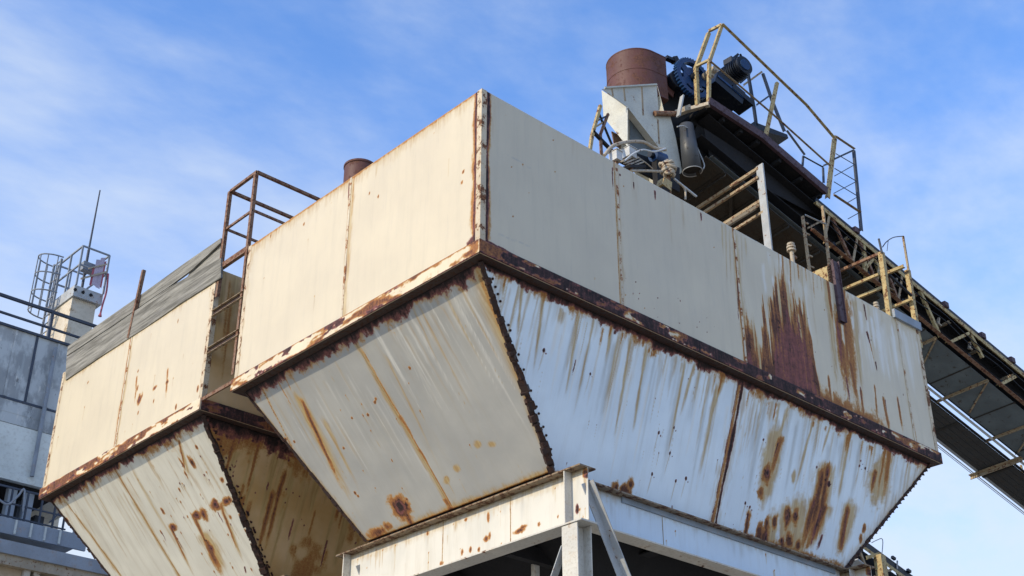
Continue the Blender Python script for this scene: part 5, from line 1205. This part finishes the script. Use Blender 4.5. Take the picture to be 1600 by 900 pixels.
# cage ladder
lx = cx1-.05; lyc = YT+depth-.4; zc1 = zr+1.3; zc0 = zr-.55
t = thing('cage_ladder', 'grey ladder with round safety cage on the left of the cream tower', 'ladder', (lx-.3, lyc, zc0))
for dy in (-.25, .25): MB().bar((lx-.12, lyc+dy, ztw-6), (lx-.12, lyc+dy, zc1), .06).build('stile', M['galv'], t)
for k in range(9): MB().bar((lx-.12, lyc-.25, zc0-.6+k*.3), (lx-.12, lyc+.25, zc0-.6+k*.3), .03).build('rung', M['galv'], t)
def hoop(z): return [(lx-.12-.62*math.sin(a), lyc+.38*math.cos(a), z) for a in np.linspace(0, math.pi, 13)]
for z_ in (zc1, zc1-.62, zc1-1.24, zc0): MB().tube(hoop(z_), .022, 6).build('hoop', M['galv'], t)
for i in (1, 3, 5, 7, 9, 11): h0 = hoop(zc0)[i]; MB().bar(h0, (h0[0], h0[1], zc1), .028, .028).build('cage_bar', M['galv'], t)
# mast
a = TW(129, 445, YT+.4); b = TW(155.5, 297, YT+.4)
t = thing('antenna_mast', 'thin grey whip antenna on the cream tower', 'antenna', (a[0], YT+.4, zr))
MB().tube([(a[0], YT+.4, zr), (a[0], YT+.4, zr+1.6)], .045, 8).build('lower_tube', M['railgrey'], t)
MB().tube([(a[0], YT+.4, zr+1.6), (a[0]+.02, YT+.4, b[2])], [.035, .022], 8).build('whip', M['railgrey'], t)
q = TW(139, 420, YT+.1); tt = MB().box(q-np.array((.24, .12, .13)), q+np.array((.2, .12, .15))).build('lamp_box', M['galv']); tag(tt, 'small grey box fixed to the tower railing beside the antenna', 'box')
# red and white cloth
t = thing('safety_banner', 'ragged pale pink and red cloth tied to the right of the tower railing', 'banner', (xb_-.4, YT-.19, zr))
xs = [xb_-.50, xb_-.44, xb_-.30, xb_-.17, xb_-.11]
for k in range(4):
    zb0, zb1 = zr+.12+.05*(k % 2), zr+(.72, 1.02, 1.14, 1.05)[k]
    MB().quad((xs[k], YT-.2-.02*(k % 2), zb0), (xs[k+1], YT-.2-.02*((k+1) % 2), zb0-.03), (xs[k+1]+.02, YT-.2-.02*((k+1) % 2), zb1+.05), (xs[k]+.02, YT-.2-.02*(k % 2), zb1), .01, (0, 1, 0)).build('stripe', M['red'] if k in (0, 3) else M['whitecloth'], t)
MB().bar((xb_-.62, YT-.24, zr+.62), (xb_-.08, YT-.24, zr+.98), .04).build('batten', M['clutter'], t)
MB().tube(catmull([(xb_+.03, YT-.2, zr+.7), (xb_+.06, YT-.22, zr+.1), (xb_-.0, YT-.24, zr-.4), (xb_-.02, YT-.23, zr-.8)], 4), [.03]*12+[.06], 8).build('tail', M['red'], t)
MB().bar((xb_-.8, YT-.23, zr+.2), (xb_-.05, YT-.23, zr+.72), .05).build('batten', M['clutter'], t)

# ================================================================== GROUND, SKY, SUN
g = MB(); GS = 900
g.add([(-GS, -GS, GZ), (GS, -GS, GZ), (GS, GS, GZ), (-GS, GS, GZ)], [(0, 1, 2, 3)])
go = g.build('ground', M['ground']); tag(go, kind='structure')

SUN_E, SUN_AZ = 28.5, 8.0        # elevation; azimuth turned from -x towards +y
sd = np.array((-math.cos(R(SUN_AZ))*math.cos(R(SUN_E)), math.sin(R(SUN_AZ))*math.cos(R(SUN_E)), math.sin(R(SUN_E))))
L = bpy.data.lights.new('sun', 'SUN'); L.energy = 3.7; L.angle = R(.53); L.color = (1, .85, .61)
so = bpy.data.objects.new('sun', L); COL.objects.link(so); so.rotation_euler = Vector(-sd).to_track_quat('-Z', 'Y').to_euler()

w = bpy.data.worlds.new('World'); sc.world = w; w.use_nodes = True
t = w.node_tree; t.nodes.clear()
sky = N(t, 'ShaderNodeTexSky', sky_type='NISHITA'); sky.sun_disc = False; sky.sun_elevation = R(SUN_E); sky.sun_rotation = math.atan2(sd[0], sd[1])
sky.air_density = 1.0; sky.dust_density = .6; sky.ozone_density = 3.0; sky.altitude = 50
co = N(t, 'ShaderNodeTexCoord').outputs['Generated']
tint = mixc(t, 1.0, sky.outputs[0], (1.42, 1.82, 2.32), 'MULTIPLY')
mp = N(t, 'ShaderNodeMapping'); mp.inputs['Rotation'].default_value = (0, R(18), R(40)); mp.inputs['Scale'].default_value = (1.1, 3.3, 4.6); mp.inputs['Location'].default_value = (2.3, 1.1, .7)
t.links.new(co, mp.inputs['Vector'])
c1 = noise(t, mp.outputs[0], 1.5, 9, .58); c2 = noise(t, co, 1.1, 3, .5); c3 = noise(t, mp.outputs[0], 4.5, 6, .55)
sx = N(t, 'ShaderNodeSeparateXYZ'); t.links.new(co, sx.inputs[0])
low = mapr(t, sx.outputs[2], .68, .26, 0, 1)
cl = math_(t, 'ADD', math_(t, 'MULTIPLY', c1, .56), math_(t, 'MULTIPLY', c3, .34)); cl = math_(t, 'ADD', cl, math_(t, 'MULTIPLY', c2, .3))
cl = math_(t, 'MULTIPLY_ADD', low, .24, cl)
cf = mapr(t, cl, .51, .98, 0, .92)
skyc = mixc(t, cf, tint, (5.1, 5.7, 6.5))
bg = N(t, 'ShaderNodeBackground'); bg.inputs['Strength'].default_value = .15
t.links.new(skyc, bg.inputs['Color']); ow = N(t, 'ShaderNodeOutputWorld'); t.links.new(bg.outputs[0], ow.inputs[0])

vs = sc.view_settings
vs.view_transform = 'Standard'; vs.look = 'None'; vs.gamma = 1; vs.exposure = 0.0; vs.use_curve_mapping = False
sc.render.engine = 'CYCLES'
